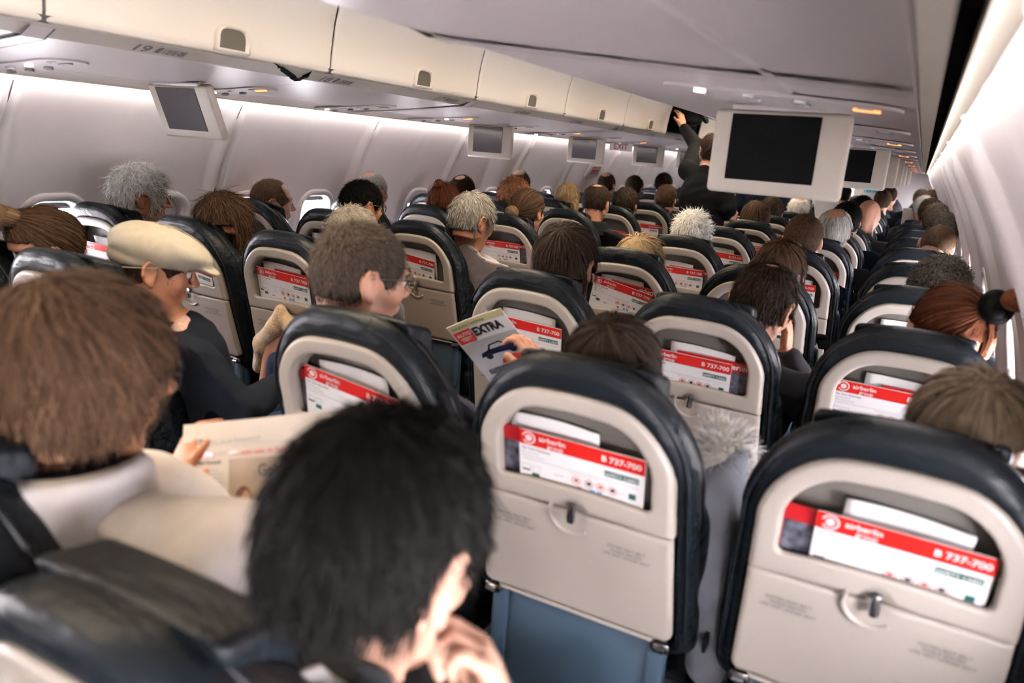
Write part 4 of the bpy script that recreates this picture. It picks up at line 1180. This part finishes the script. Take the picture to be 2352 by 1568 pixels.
person('D0', 'short-haired grey man with metal glasses holding the open tabloid', (-1.03, 1.285, 1.168), 'fair', ('dgb', S_(BUZZ, th=.007, L=.014, crown=0)), (.075, .075, .10), s=1.02, yaw=-.50, pitch=-.12, h=.0052, detail=True, spec=GM, nstr=4500,
       arms=[None, [None, (-.655, 1.37, .80), (-.728, 1.585, .915)]], hands=[None, ((-.35, .25, .80), (-.9, .2, .1), 1, .8)], sw=.185)
person('E0', 'person with long dark brown hair seen over the seat before the boy', (-.443, 1.285, 1.085), 'fair', ('dark', S_(LONG, jit=.06)), (.20, .20, .22), h=.008, nstr=3000, s=.98)
person('F0', 'person with light brown straight hair at the near window, partly out of frame', (.130, 1.275, 1.105), 'fair', ('taupe', S_(LONG, jit=.06, L=.10)), (.10, .09, .08), h=.009, nstr=3200, s=1.0, pitch=-.1)
# --- row 1
person('A1', 'white-haired person with red glasses by the far window', (-2.809, 2.09, 1.185), 'warm', ('white', S_(MID, th=.026, L=.06, jit=.45, lift=.15, curl=.5, low=-.09, extra=[((0, -.04, -.03), (.088, .068, .075))])), (.12, .11, .12), h=.0055, detail=True, spec=GR, nstr=3500, pitch=-.08, brow='grey', yaw=-.55)
person('B1', 'person with short tousled brown hair and a silver earring', (-2.303, 2.06, 1.120), 'warm', ('brown', S_(BOB, th=.024, L=.07, low=-.085, jit=.25, extra=[((0, -.045, -.035), (.088, .066, .07)), ((.05, 0, -.02), (.034, .05, .06)), ((-.05, 0, -.02), (.034, .05, .06))])), (.10, .06, .05), h=.0065, detail=True, nstr=3500, pitch=-.2)
person('C1', 'person whose cropped grey hair shows over the short-haired man', (-1.753, 2.14, 1.118), 'fair', ('sandy', S_(BUZZ, th=.012, L=.020)), (.10, .10, .12), h=.009, nstr=2500)
r, Mh, org = person('D1', 'dark straight-haired person with a white earbud', (-.893, 2.07, 1.145), 'fair', ('dark', S_(MID, th=.018, low=-.10, L=.09, jit=.10, ears=True, extra=[((0, -.05, -.04), (.080, .062, .075))])), (.07, .08, .08), h=.007, detail=True, nstr=3200)
bb = MB(); bb.tube([(.088, .002, -.012), (.090, .006, -.020), (.086, .010, -.038)], .0035, 8); bmesh.ops.transform(bb.bm, matrix=Matrix.Translation(-Vector(org)) @ Mh, verts=bb.bm.verts); bb.build('earbud', M['white'], r, smooth=True)
person('E1', 'dark-haired man resting his cheek on his hand', (-.338, 2.19, 1.108), 'fair', ('dark', S_(SHORT, th=.010, L=.028, jit=.25, lift=.0, crown=.02)), (.04, .04, .045), h=.006, detail=True, nstr=3200, yaw=-.25, pitch=-.35, roll=.12,
       arms=[None, [None, (-.16, 2.26, .80), (-.262, 2.27, .945)]], hands=[None, ((-.1, .1, 1), (-1, 0, 0), -1, .7)])
BUNS = dict(th=.008, L=.14, flow='tie', tie=(.055, -.112, .045), low=-.08, w=.0012, jit=.04, K=9)
r, Mh, org = person('F1', 'person with auburn hair twisted into a sideways bun by the near window', (.120, 2.09, 1.150), 'fair', ('auburn', BUNS), (.03, .03, .035), h=.0065, detail=True, nstr=3500, yaw=.12, pitch=-.45, roll=.0, s=1.03)
def bun(r, Mh, org, col, c, rad, n=450, seed=2, squash=(1, 1, 1)):
    f = Field(np.array(c) - rad * 1.8, np.array(c) + rad * 1.8, .004)
    f.ell(c, np.array(squash) * rad, None, 0)
    V, F = f.mesh(); R = np.array(Mh.to_3x3()); tr = np.array(Mh.translation) - np.array(org)
    o = mesh_np('hair_bun', V @ R.T + tr, F, HAIRS[col], r)
    g = np.random.default_rng(seed); K = 12; P = np.zeros((n, K, 3)); N = np.zeros((n, K, 3)); ax = vv(.2, 1, .3); ax /= np.linalg.norm(ax)
    u = np.cross(ax, (0, 0, 1)); u /= np.linalg.norm(u); w = np.cross(ax, u); lat = g.uniform(-1.3, 1.3, n); a0 = g.uniform(0, 6.28, n)
    for k in range(K):
        a = a0 + k * .22; l = lat + .10 * math.sin(k * .6)
        off = (np.cos(l) * np.cos(a))[:, None] * u + (np.cos(l) * np.sin(a))[:, None] * w + np.sin(l)[:, None] * ax
        P[:, k] = np.array(c) + off * np.array(squash) * rad * (1.03 + .04 * np.sin(lat * 9))[:, None]; N[:, k] = off
    V, F, t = ribbons(P, np.full(K, .0013), N, g.uniform(0, 1, n)); mesh_np('hair_strands', V @ R.T + tr, F, HAIRM[col], o, attr=t)
bun(r, Mh, org, 'black', (.062, -.125, .050), .034, 500, 3, (1, .8, 1.1)); bun(r, Mh, org, 'auburn', (.088, -.165, .058), .026, 450, 4, (1.1, 1.2, .9))
# --- row 2
person('A2', 'man with receding short brown hair in profile by the far window', (-2.875, 2.877, 1.120), 'pale', ('lbrown', S_(BUZZ, th=.006, L=.012, recede=.75, low=-.065)), (.10, .12, .16), h=.0055, detail=True, nstr=2600, brow='lbrown', yaw=-.60, pitch=-.05)
person('B2', 'black-haired man with black-framed glasses in the far middle seats', (-2.293, 2.857, 1.160), 'warm', ('black', S_(SHORT, th=.010, L=.02, lift=.2)), (.35, .38, .48), h=.0065, detail=True, spec=GB, nstr=2600, pitch=-.12, yaw=-.30)
def c2x(f, nb, pel): f.ell(nb + vv(.02, -.02, -.15), vv(.21, .14, .17), None, .05)
person('C2', 'grey-haired man in a grey sweater leaning toward the aisle', (-1.700, 2.877, 1.142), 'warm', ('grey', S_(SHORT, th=.017, L=.035, jit=.22, low=-.07)), (.36, .32, .33), h=.0055, detail=True, nstr=3500, pitch=-.22, yaw=-.35, extra_garment=c2x, seat=(-1.72, Y0 + 2 * PITCH),
       arms=[None, [None, (-1.42, 2.95, .76), (-1.60, 3.15, .68)]], hands=None)
person('D2', 'person with wavy blonde hair behind the steeply tilted safety card', (-.920, 2.847, 1.080), 'fair', ('blonde', S_(BOB, L=.10, jit=.16)), (.20, .18, .17), h=.009, nstr=2600)
person('E2', 'person with smooth brown bobbed hair beside the man resting on his hand', (-.397, 2.847, 1.118), 'fair', ('brown', S_(BOB, th=.014, L=.10, jit=.07)), (.05, .05, .05), h=.009, nstr=2600)
person('F2', 'person with curly grey-brown hair by the near window', (.108, 2.877, 1.130), 'fair', ('dgrey', S_(MID, th=.022, L=.05, jit=.4, curl=1.1, lift=.2, w=.0016)), (.06, .06, .07), h=.009, nstr=3200)
# --- row 3
person('A3', 'balding man with thin grey hair by the far window', (-2.860, 3.664, 1.170), 'fair', ('lgrey', S_(BUZZ, recede=.5, crown=.03)), (.30, .33, .42), h=.009, nstr=1500)
r, Mh, org = person('B3', 'person with red-brown hair gathered on top', (-2.350, 3.664, 1.138), 'fair', ('auburn', S_(MID, flow='tie', tie=(0, -.06, .12), L=.1, K=8)), (.10, .08, .08), h=.010, nstr=1500)
bun(r, Mh, org, 'auburn', (0, -.07, .125), .026, 300)
r, Mh, org = person('C3', 'person with brown hair tied in a low bun', (-1.829, 3.664, 1.160), 'warm', ('brown', S_(BUNS, tie=(0, -.112, .0))), (.05, .05, .05), h=.0075, detail=True, nstr=2600, yaw=-.1)
bun(r, Mh, org, 'lbrown', (-.01, -.135, .0), .036, 500, 6, (1.1, .8, 1))
person('D3', 'person with tousled white hair before the standing man', (-.930, 3.634, 1.145), 'warm', ('white', S_(SHORT, th=.020, L=.035, jit=.5, lift=.3)), (.15, .15, .16), h=.010, nstr=2400)
person('E3', 'person with close-cropped red-brown hair', (-.431, 3.634, 1.178), 'fair', ('brown', S_(BUZZ, th=.009)), (.03, .05, .09), h=.009, nstr=2200)
person('F3', 'child with long light brown hair against the near wall', (.160, 3.50, 1.065), 'fair', ('lbrown', S_(LONG, L=.10, jit=.06)), (.10, .12, .2), h=.010, nstr=1500, s=.9, sw=.12)
# --- row 4 and beyond
person('A4', 'dark-haired man with a thinning crown by the far window', (-2.722, 4.452, 1.170), 'fair', ('dark', S_(BUZZ, th=.008, crown=.035)), nstr=1200)
person('B4', 'person with a frizzy ginger perm', (-2.329, 4.452, 1.168), 'fair', ('ginger', S_(MID, th=.030, L=.05, curl=1.4, jit=.6, lift=.4, w=.002)), nstr=2200, h=.012)
person('C4', 'man in a black coat leaning out, thinning dark hair', (-1.774, 4.502, 1.190), 'warm', ('dark', S_(SHORT, th=.010, crown=.035, L=.02)), (.006, .006, .007), h=.008, nstr=1600, collar=((.006, .006, .007), .05, .075), extra_garment=c2x, garment='coat', pitch=-.25, seat=(-1.78, Y0 + 4 * PITCH),
       arms=[None, [None, (-1.45, 4.52, .80), (-1.60, 4.75, .70)]])
person('E4', 'person with long grey hair round a pink bald patch', (-.378, 4.422, 1.170), 'warm', ('lgrey', S_(MID, th=.012, L=.06, crown=.052, jit=.08, low=-.09)), h=.010, nstr=2200)
person('F4', 'person with cropped sandy hair bowing toward the near wall', (.115, 4.502, 1.150), 'pale', ('lbrown', S_(BUZZ, th=.006)), h=.009, nstr=1800, pitch=-.6, roll=.25)
person('A5', 'bald man by the far window', (-2.70, 5.239, 1.215), 'pale', ('dgrey', S_(BUZZ, recede=1, crown=.05, th=.004)), nstr=500, h=.012)
person('B5', 'person with sleek blonde hair and dark sunglasses', (-2.295, 5.239, 1.150), 'fair', ('blonde', S_(BOB, th=.010, jit=.05)), h=.012, nstr=1300, spec=GB)
person('C5', 'person with short dark wavy hair behind the man in the black coat', (-1.831, 5.209, 1.155), 'fair', ('dark', S_(MID, th=.014)), h=.012, nstr=1100)
person('D5', 'person with smooth brown hair next to the standing man', (-.931, 5.209, 1.145), 'fair', ('brown', S_(BOB, jit=.05)), h=.012, nstr=1200)
person('E5', 'person with thick dark hair beside the pink bald patch', (-.385, 5.239, 1.195), 'tan', ('black', S_(SHORT, th=.018)), (.02, .03, .05), h=.012, nstr=1000)
person('F5', 'person with dark grey curls by the near window', (.150, 5.239, 1.185), 'fair', ('dgrey', S_(MID, curl=.9, jit=.4, th=.016)), h=.012, nstr=1200)
FAR = [('C6', (-1.777, 5.996, 1.180), 'fair', 'brown', SHORT, 'person with short brown hair before the standing man'), ('D6', (-.963, 5.996, 1.158), 'fair', 'dark', MID, 'person with dark curly hair past the brown-haired one'),
       ('E6', (-.305, 6.026, 1.205), 'fair', None, {}, 'bald man with a pink scalp in the middle column'), ('F6', (.120, 6.026, 1.215), 'fair', 'taupe', MID, 'person with fluffy taupe hair near the wall, sixth row'),
       ('A7', (-2.60, 6.813, 1.215), 'warm', 'dark', S_(BUZZ, crown=.04), 'far balding man by the window before the exit'), ('D7', (-.878, 6.813, 1.160), 'pale', 'white', S_(SHORT, crown=.05), 'white-haired person behind an open newspaper'),
       ('F7', (.084, 6.813, 1.235), 'fair', 'brown', SHORT, 'brown-haired person near the wall, seventh row'), ('A8', (-2.60, 7.60, 1.19), 'fair', 'dark', MID, 'far dark-haired person by the window after the exit'),
       ('C8', (-1.95, 7.60, 1.215), 'fair', 'brown', SHORT, 'far brown-haired person left of the standing men'.replace('left of', 'beyond')), ('B8', (-2.295, 7.60, 1.245), 'fair', 'black', SHORT, 'far black-haired person in the middle of three'),
       ('F8', (.04, 7.60, 1.235), 'fair', 'white', SHORT, 'white-haired person near the wall, eighth row'), ('D9', (-.80, 8.388, 1.245), 'warm', 'grey', SHORT, 'tiny grey-haired person under the second monitor'),
       ('F9', (.06, 8.388, 1.25), 'fair', 'auburn', SHORT, 'tiny auburn-haired person near the wall'), ('D10', (-.75, 9.175, 1.265), 'fair', 'black', SHORT, 'tiny black-haired person under the second monitor'),
       ('E10', (-.353, 9.175, 1.23), 'fair', 'brown', MID, 'tiny brown-haired person in the middle column'), ('E11', (-.32, 9.962, 1.27), 'warm', 'dark', BUZZ, 'tiny dark-cropped person standing out before the bulkhead'),
       ('F12', (.0, 10.749, 1.26), 'fair', 'taupe', SHORT, 'tiny taupe-haired person at the near wall far ahead'), ('F13', (.12, 11.536, 1.26), 'fair', 'lbrown', SHORT, 'tiny sandy-haired person at the near wall far ahead'),
       ('E7', (-.40, 6.813, 1.205), 'fair', 'black', MID, 'person with black frizzy hair behind the bald man')]
for k, p, sk, hc, st, lb in FAR:
    person(k, lb, p, sk, (hc, st) if hc else None, (.03, .035, .05) if ord(k[1]) % 2 else (.10, .10, .12), h=.014, nstr=600)

# --- standing passengers in the aisle
person('X1', 'man in a black jacket standing in the aisle reaching into the open bin', (-1.400, 5.70, 1.560), 'fair', ('dark', SHORT), (.006, .006, .008), h=.009, yaw=.5, pitch=.35, standing=(-1.40, 5.68, .92), seat=(-1.41, 5.3), nstr=900, garment='jacket',
       arms=[[(-1.555, 5.72, 1.405), (-1.588, 6.00, 1.591), (-1.765, 6.18, 1.735)], [(-1.28, 5.66, 1.38), (-1.20, 5.62, 1.16), (-1.235, 5.74, 1.105)]],
       hands=[((-.35, .25, .9), (-.8, .5, .2), 1, .35), ((.6, .7, .1), (-.6, .5, -.3), -1, .6)], detail=True, group='standing passengers', bulk=.012)
person('X2', 'second standing person in dark navy clothes mostly hidden by the large monitor', (-1.27, 7.32, 1.60), 'fair', ('dark', SHORT), (.010, .014, .028), h=.012, standing=(-1.27, 7.30, .93), seat=(-1.27, 6.9), nstr=400, garment='coat', group='standing passengers',
       arms=[[(-1.44, 7.32, 1.38), (-1.47, 7.34, 1.12), (-1.44, 7.45, .92)], [(-1.10, 7.32, 1.38), (-1.07, 7.34, 1.12), (-1.10, 7.45, .92)]])
# black bag going into the bin
f = Field(vv(-2.2, 6.2, 1.68), vv(-1.6, 6.95, 2.12), .010)
f.ell((-1.90, 6.55, 1.88), (.20, .16, .12), np.array(Matrix.Rotation(.3, 3, 'Y')), 0); f.ell((-1.80, 6.50, 1.93), (.12, .17, .09), np.array(Matrix.Rotation(-.5, 3, 'Y')), .04)
f.cone((-1.72, 6.42, 1.90), (-1.66, 6.50, 1.80), .05, .02, .03)
V, F = f.mesh(); V += (np.sin(V[:, 1] * 40 + V[:, 2] * 33) * .006)[:, None] * vv(1, 0, 0)
mb = mat('black_nylon', (.010, .012, .010), .45, bump=.8, bscale=12)
o = empty('bag', (-1.9, 6.5, 1.72)); tag(o, 'crumpled black bag half inside the open overhead bin', 'bag')
mesh_np('bag_body', V - vv(-1.9, 6.5, 1.72), F, mb, o)
b = MB(); b.tube([(.18, .0, .12), (.22, -.05, .20), (.12, -.08, .26), (.02, -.06, .22)], .010, 8); b.build('handle', mb, o, smooth=True)

# --- reading matter
def sheet(name, TL, TR, BL, draw, mats, label, cat, bend=.02, n=14, thick=.002):
    """sheet with slight bend; draw(b) adds flat print in u,v metres"""
    TL, TR, BL = map(Vector, (TL, TR, BL)); u = TR - TL; W = u.length; u.normalize(); v = BL - TL; v -= u * v.dot(u); Hh = v.length; v.normalize(); nn = u.cross(v).normalized()
    if nn.y > 0: nn = -nn
    b = MB(); b.box((W / 2, 0, -Hh / 2), (W, thick, Hh), 0)
    draw(b, W, Hh)
    R = Matrix(((u.x, -nn.x, -v.x, TL.x), (u.y, -nn.y, -v.y, TL.y), (u.z, -nn.z, -v.z, TL.z), (0, 0, 0, 1)))
    bmesh.ops.subdivide_edges(b.bm, edges=[e for e in b.bm.edges if e.calc_length() > .06], cuts=6, use_grid_fill=True)
    for vert in b.bm.verts: vert.co.y += bend * math.sin(PI * vert.co.x / W)
    o = b.build(name, mats, None); o.matrix_world = R
    return tag(o, label, cat)
def Q(b, W, x0, x1, z0, z1, mi, y=-.0016): b.quad([(x0, y, z0), (x1, y, z0), (x1, y, z1), (x0, y, z1)], mi)
def TX(b, s, x, z, sz, mi, bold=.01, al='LEFT', sx=1, y=-.0022): b.text(s, sz, Matrix.Translation((x, y, z)) @ Matrix.Rotation(PI / 2, 4, 'X'), mi, bold, al, sx)
Mn = [mat('newsprint', (.62, .56, .49), .85, noise=.03, nscale=10), M['ink'], M['red'], M['inkp'], mat('photo_tan', (.42, .33, .25), .6, noise=.25, nscale=14), mat('photo_hair', (.16, .08, .045), .6), mat('photo_skin', (.55, .33, .22), .6), mat('photo_dark', (.04, .04, .045), .6)]
def news(b, W, Hh):
    TX(b, '20', .035, -.034, .012, 1, .03); TX(b, 'Liebe, Sex & Partnerschaft', .052, -.034, .011, 3)
    Q(b, W, .033, W - .02, -.038, -.0372, 3)
    TX(b, 'Love', .035, -.056, .018, 2, .03); TX(b, 'news', .075, -.053, .011, 3)
    TX(b, 'Mehr Romantik', .035, -.066, .008, 1, .02); TX(b, 'Alle reden ueber die Paare', .105, -.054, .011, 2, .01)
    for i in range(34):
        z = -.075 - i * .0062
        if i == 14: TX(b, 'Mehr Humor', .035, z - .003, .008, 1, .02); continue
        Q(b, W, .035, .092 - .012 * ((i * 7) % 5 == 0), z - .0022, z, 3)
    Q(b, W, .102, .235, -.215, -.060, 4)
    TX(b, 'Gold', .165, -.088, .026, 7, .01, y=-.0030)
    def disc(cx, cz, rx, rz, mi, y): b.bm.faces.new([b.bm.verts.new((cx + rx * math.cos(a), y, cz + rz * math.sin(a))) for a in np.linspace(0, 2 * PI, 17)[:-1]]).material_index = mi
    disc(.128, -.150, .017, .045, 5, -.0024); disc(.135, -.122, .017, .020, 5, -.0025); disc(.141, -.124, .010, .015, 6, -.0028)
    disc(.140, -.170, .022, .030, 6, -.0026); disc(.185, -.125, .020, .024, 7, -.0025); disc(.178, -.128, .010, .015, 6, -.0028); disc(.185, -.185, .026, .040, 7, -.0026)
    disc(.142, -.204, .020, .012, 4, -.0030)
    for c in (.245, .315, .385):
        if c + .06 > W: break
        for i in range(30): Q(b, W, c, c + .06, -.066 - i * .0062 - .0022, -.066 - i * .0062, 3)
sheet('newspaper', (-.995, .80, .984), (-.60, .80, 1.110), (-1.02, .715, .70), news, Mn, 'open tabloid newspaper page with red headline, held by the man in white jacket', 'newspaper', .012)
Mx = [M['cardw'], mat('magazine_yellow', (.62, .56, .30), .5), M['ink'], M['red'], mat('car_blue', (.012, .018, .06), .3), M['photo'], mat('cover_pale', (.55, .54, .54), .35), mat('magazine_red_bright', (.75, .06, .03), .4)]
def extra(b, W, Hh):
    Q(b, W, .0, W, -.022, 0, 1); TX(b, 'Die grosse Testbeilage', .01, -.016, .011, 2, .004)
    Q(b, W, .004, .054, -.066, -.024, 7); TX(b, 'AUTO', .010, -.042, .015, 0, .03); TX(b, 'TEST', .014, -.058, .015, 0, .03)
    TX(b, 'EXTRA', .057, -.054, .036, 2, .05, sx=.80)
    Q(b, W, .0, W, -Hh, -.070, 6, -.0013)
    def P(pts, mi, y): b.bm.faces.new([b.bm.verts.new((p[0], y, p[1])) for p in pts]).material_index = mi
    P([(.030, -.125), (.036, -.112), (.058, -.108), (.070, -.092), (.104, -.090), (.120, -.106), (.142, -.112), (.148, -.128)], 4, -.0022)
    P([(.066, -.107), (.073, -.096), (.102, -.094), (.114, -.107)], 6, -.0026)
    for cx in (.052, .126): b.bm.faces.new([b.bm.verts.new((cx + .010 * math.cos(a), -.0028, -.128 + .010 * math.sin(a))) for a in np.linspace(0, 2 * PI, 13)[:-1]]).material_index = 2
    P([(.070, -.165), (.078, -.150), (.120, -.142), (.150, -.150), (.152, -.166)], 7, -.0022); Q(b, W, .02, .15, -.185, -.168, 5, -.0020)
sheet('tabloid_magazine', (-1.015, 1.62, 1.002), (-.862, 1.62, 1.080), (-.940, 1.735, .840), extra, Mx, 'magazine headed EXTRA with a dark blue car, held open over the aisle seat', 'magazine', .006)
def plain(b, W, Hh):
    for i in range(18): Q(b, W, .01, W - .01, -.01 - i * .009 - .003, -.01 - i * .009, 3)
sheet('newspaper', (-.80, 7.02, 1.27), (-.62, 7.12, 1.30), (-.76, 7.00, 1.05), plain, Mn, 'open newspaper held up by the white-haired person far ahead', 'newspaper', .01)
sheet('newspaper', (-.12, 7.8, 1.21), (.02, 7.75, 1.235), (-.14, 7.75, 1.03), plain, Mn, 'pale paper sheet held up near the window column far ahead', 'newspaper', .01)

# --- hanging coat on the latch, fur-trimmed hood
def cloth_obj(name, prims, lo, hi, h, m, label, cat, org, fold=.004):
    f = Field(lo, hi, h)
    for p in prims: f.cone(*p)
    V, F = f.mesh(); V = relax(V, F, 1, .5)
    V += (np.sin(V[:, 0] * 60 + V[:, 2] * 30) * np.sin(V[:, 1] * 50) * fold)[:, None] * vv(.6, -.7, .2)
    root = empty(name, org); tag(root, label, cat); mesh_np('shell', V - np.array(org), F, m, root); return root
fleece = mat('tan_fleece', (.66, .46, .28), .95, noise=.12, nscale=90, bump=1, bscale=140, sheen=.5)
r = cloth_obj('coat', [((-1.875, 1.915, .868), (-1.905, 1.93, .80), .018, .034, .02), ((-1.905, 1.93, .80), (-1.985, 1.95, .72), .034, .040, .02), ((-1.875, 1.925, .84), (-1.80, 1.93, .78), .022, .036, .02), ((-1.985, 1.95, .72), (-2.030, 1.97, .62), .036, .028, .02), ((-1.80, 1.93, .78), (-1.76, 1.95, .62), .036, .04, .02)],
           vv(-2.12, 1.82, .50), vv(-1.66, 2.05, .92), .007, fleece, 'tan fleece-lined coat hanging from a seat latch before the flat cap', 'coat', (-1.9, 1.93, .86))
f = Field(vv(-2.12, 1.82, .30), vv(-1.66, 2.08, .86), .008)
f.cone((-1.93, 1.955, .76), (-1.985, 1.965, .55), .040, .035, .02); f.cone((-1.88, 1.96, .74), (-1.90, 1.98, .52), .04, .045, .03)
V, F = f.mesh(); mesh_np('peach_lining', V - vv(-1.9, 1.93, .86), F, cloth((.62, .30, .19)), r)
f = Field(vv(-2.12, 1.80, .25), vv(-1.66, 2.08, .74), .010); f.cone((-1.90, 1.95, .66), (-1.93, 1.97, .36), .055, .075, .03); f.cone((-1.82, 1.95, .66), (-1.82, 1.97, .36), .05, .07, .03)
V, F = f.mesh(); mesh_np('navy_sleeve', V - vv(-1.9, 1.93, .86), F, cloth((.03, .045, .09)), r)
fx = vv(-.238, 1.36, .935)
r = cloth_obj('hooded_jacket', [((-.225, 1.30, .90), (-.215, 1.31, .72), .035, .050, .02), ((-.215, 1.31, .72), (-.205, 1.34, .52), .045, .04, .02), ((-.235, 1.37, .93), (-.225, 1.30, .88), .045, .04, .03)], vv(-.34, 1.20, .44), vv(-.12, 1.46, 1.02), .007, cloth((.20, .21, .24)),
           'grey jacket with cream fur hood trim squeezed between two seats', 'jacket', (-.225, 1.30, .60))
f = Field(fx - .12, fx + .12, .006); 
for a in np.linspace(0, 2 * PI, 12)[:-1]: f.cone(fx + vv(.014 * math.cos(a), .030 * math.cos(a), .036 * math.sin(a)), fx + vv(.014 * math.cos(a + .57), .030 * math.cos(a + .57), .036 * math.sin(a + .57)), .026, .026, .012)
V, F = f.mesh(); o = mesh_np('fur_trim', V - vv(-.225, 1.30, .60), F, HAIRS['fur'], r)
g = np.random.default_rng(9); n = 3000; K = 4; pi_ = g.integers(0, len(V), n); dr = V[pi_] - fx; dr /= np.linalg.norm(dr, axis=1, keepdims=True); dr += g.normal(0, .35, (n, 3)); P = V[pi_][:, None] + dr[:, None] * (np.linspace(0, .022, K))[None, :, None]
P[:, :, 2] -= np.linspace(0, 1, K)[None] ** 2 * .006
Vf, Ff, t = ribbons(P, np.linspace(.0009, .0002, K), g.normal(0, 1, (n, 1, 3)) + 0 * P, g.uniform(0, 1, n)); mesh_np('fur_strands', Vf - vv(-.225, 1.30, .60), Ff, HAIRM['fur'], o, attr=t)
# ------------------------------------------------------------------ light
def area(name, loc, rot, sx, sy, power, col):
    l = bpy.data.lights.new(name, 'AREA'); l.shape = 'RECTANGLE'; l.size = sx; l.size_y = sy; l.energy = power; l.color = col
    o = bpy.data.objects.new(name, l); return link(o, None, loc, rot)
L = YB - YA - .3; ym = (YA + YB) / 2
area('ceiling_light', (XC, ym, 2.09), (0, 0, 0), .5, L, 140, (1, .82, .61)).data.spread = math.radians(125)
for side in (-1, 1):
    # cove lamp in the slot under the bins, washing the wall
    area('cove_light', (XC + side * 1.425, ym, 1.576), (0, side * math.radians(-38), 0), .018, L, 15, (1, .93, .90))
w = bpy.data.worlds.new('sky'); S.world = w; w.use_nodes = True
bg = w.node_tree.nodes['Background']; bg.inputs[0].default_value = (1, .92, .95, 1); bg.inputs[1].default_value = 62

# ------------------------------------------------------------------ camera
f = 1746.7; yaw, pitch, roll = .47, .2467, .0767
cy, sy_, cp, sp = math.cos(yaw), math.sin(yaw), math.cos(pitch), math.sin(pitch)
fwd = Vector((-sy_ * cp, cy * cp, -sp)); r = Vector((cy, sy_, 0)); d = fwd.cross(r)
cr, sr = math.cos(roll), math.sin(roll)
r2 = cr * r - sr * d; d2 = cr * d + sr * r
cam = bpy.data.cameras.new('camera'); co = bpy.data.objects.new('camera', cam); COL.objects.link(co)
cam.sensor_width = 36; cam.lens = f / 2352 * 36; cam.clip_start = .02
cam.dof.use_dof = True; cam.dof.focus_distance = 3.4; cam.dof.aperture_fstop = 2.8
mw = Matrix.Identity(4)
for i in range(3): mw[i][0] = r2[i]; mw[i][1] = -d2[i]; mw[i][2] = -fwd[i]
mw[0][3], mw[1][3], mw[2][3] = 0, 0, 1.46
co.matrix_world = mw
S.camera = co
S.view_settings.view_transform = 'Standard'; S.view_settings.look = 'None'; S.view_settings.gamma = 1; S.view_settings.use_curve_mapping = False
S.view_settings.exposure = .50
c = S.cycles
c.use_denoising = True; c.max_bounces = 5; c.diffuse_bounces = 3; c.glossy_bounces = 2; c.transparent_max_bounces = 6; c.transmission_bounces = 3
c.sample_clamp_indirect = 4; c.use_adaptive_sampling = True; c.adaptive_threshold = .06; c.adaptive_min_samples = 16; c.caustics_reflective = False; c.caustics_refractive = False
bpy.context.view_layer.update()
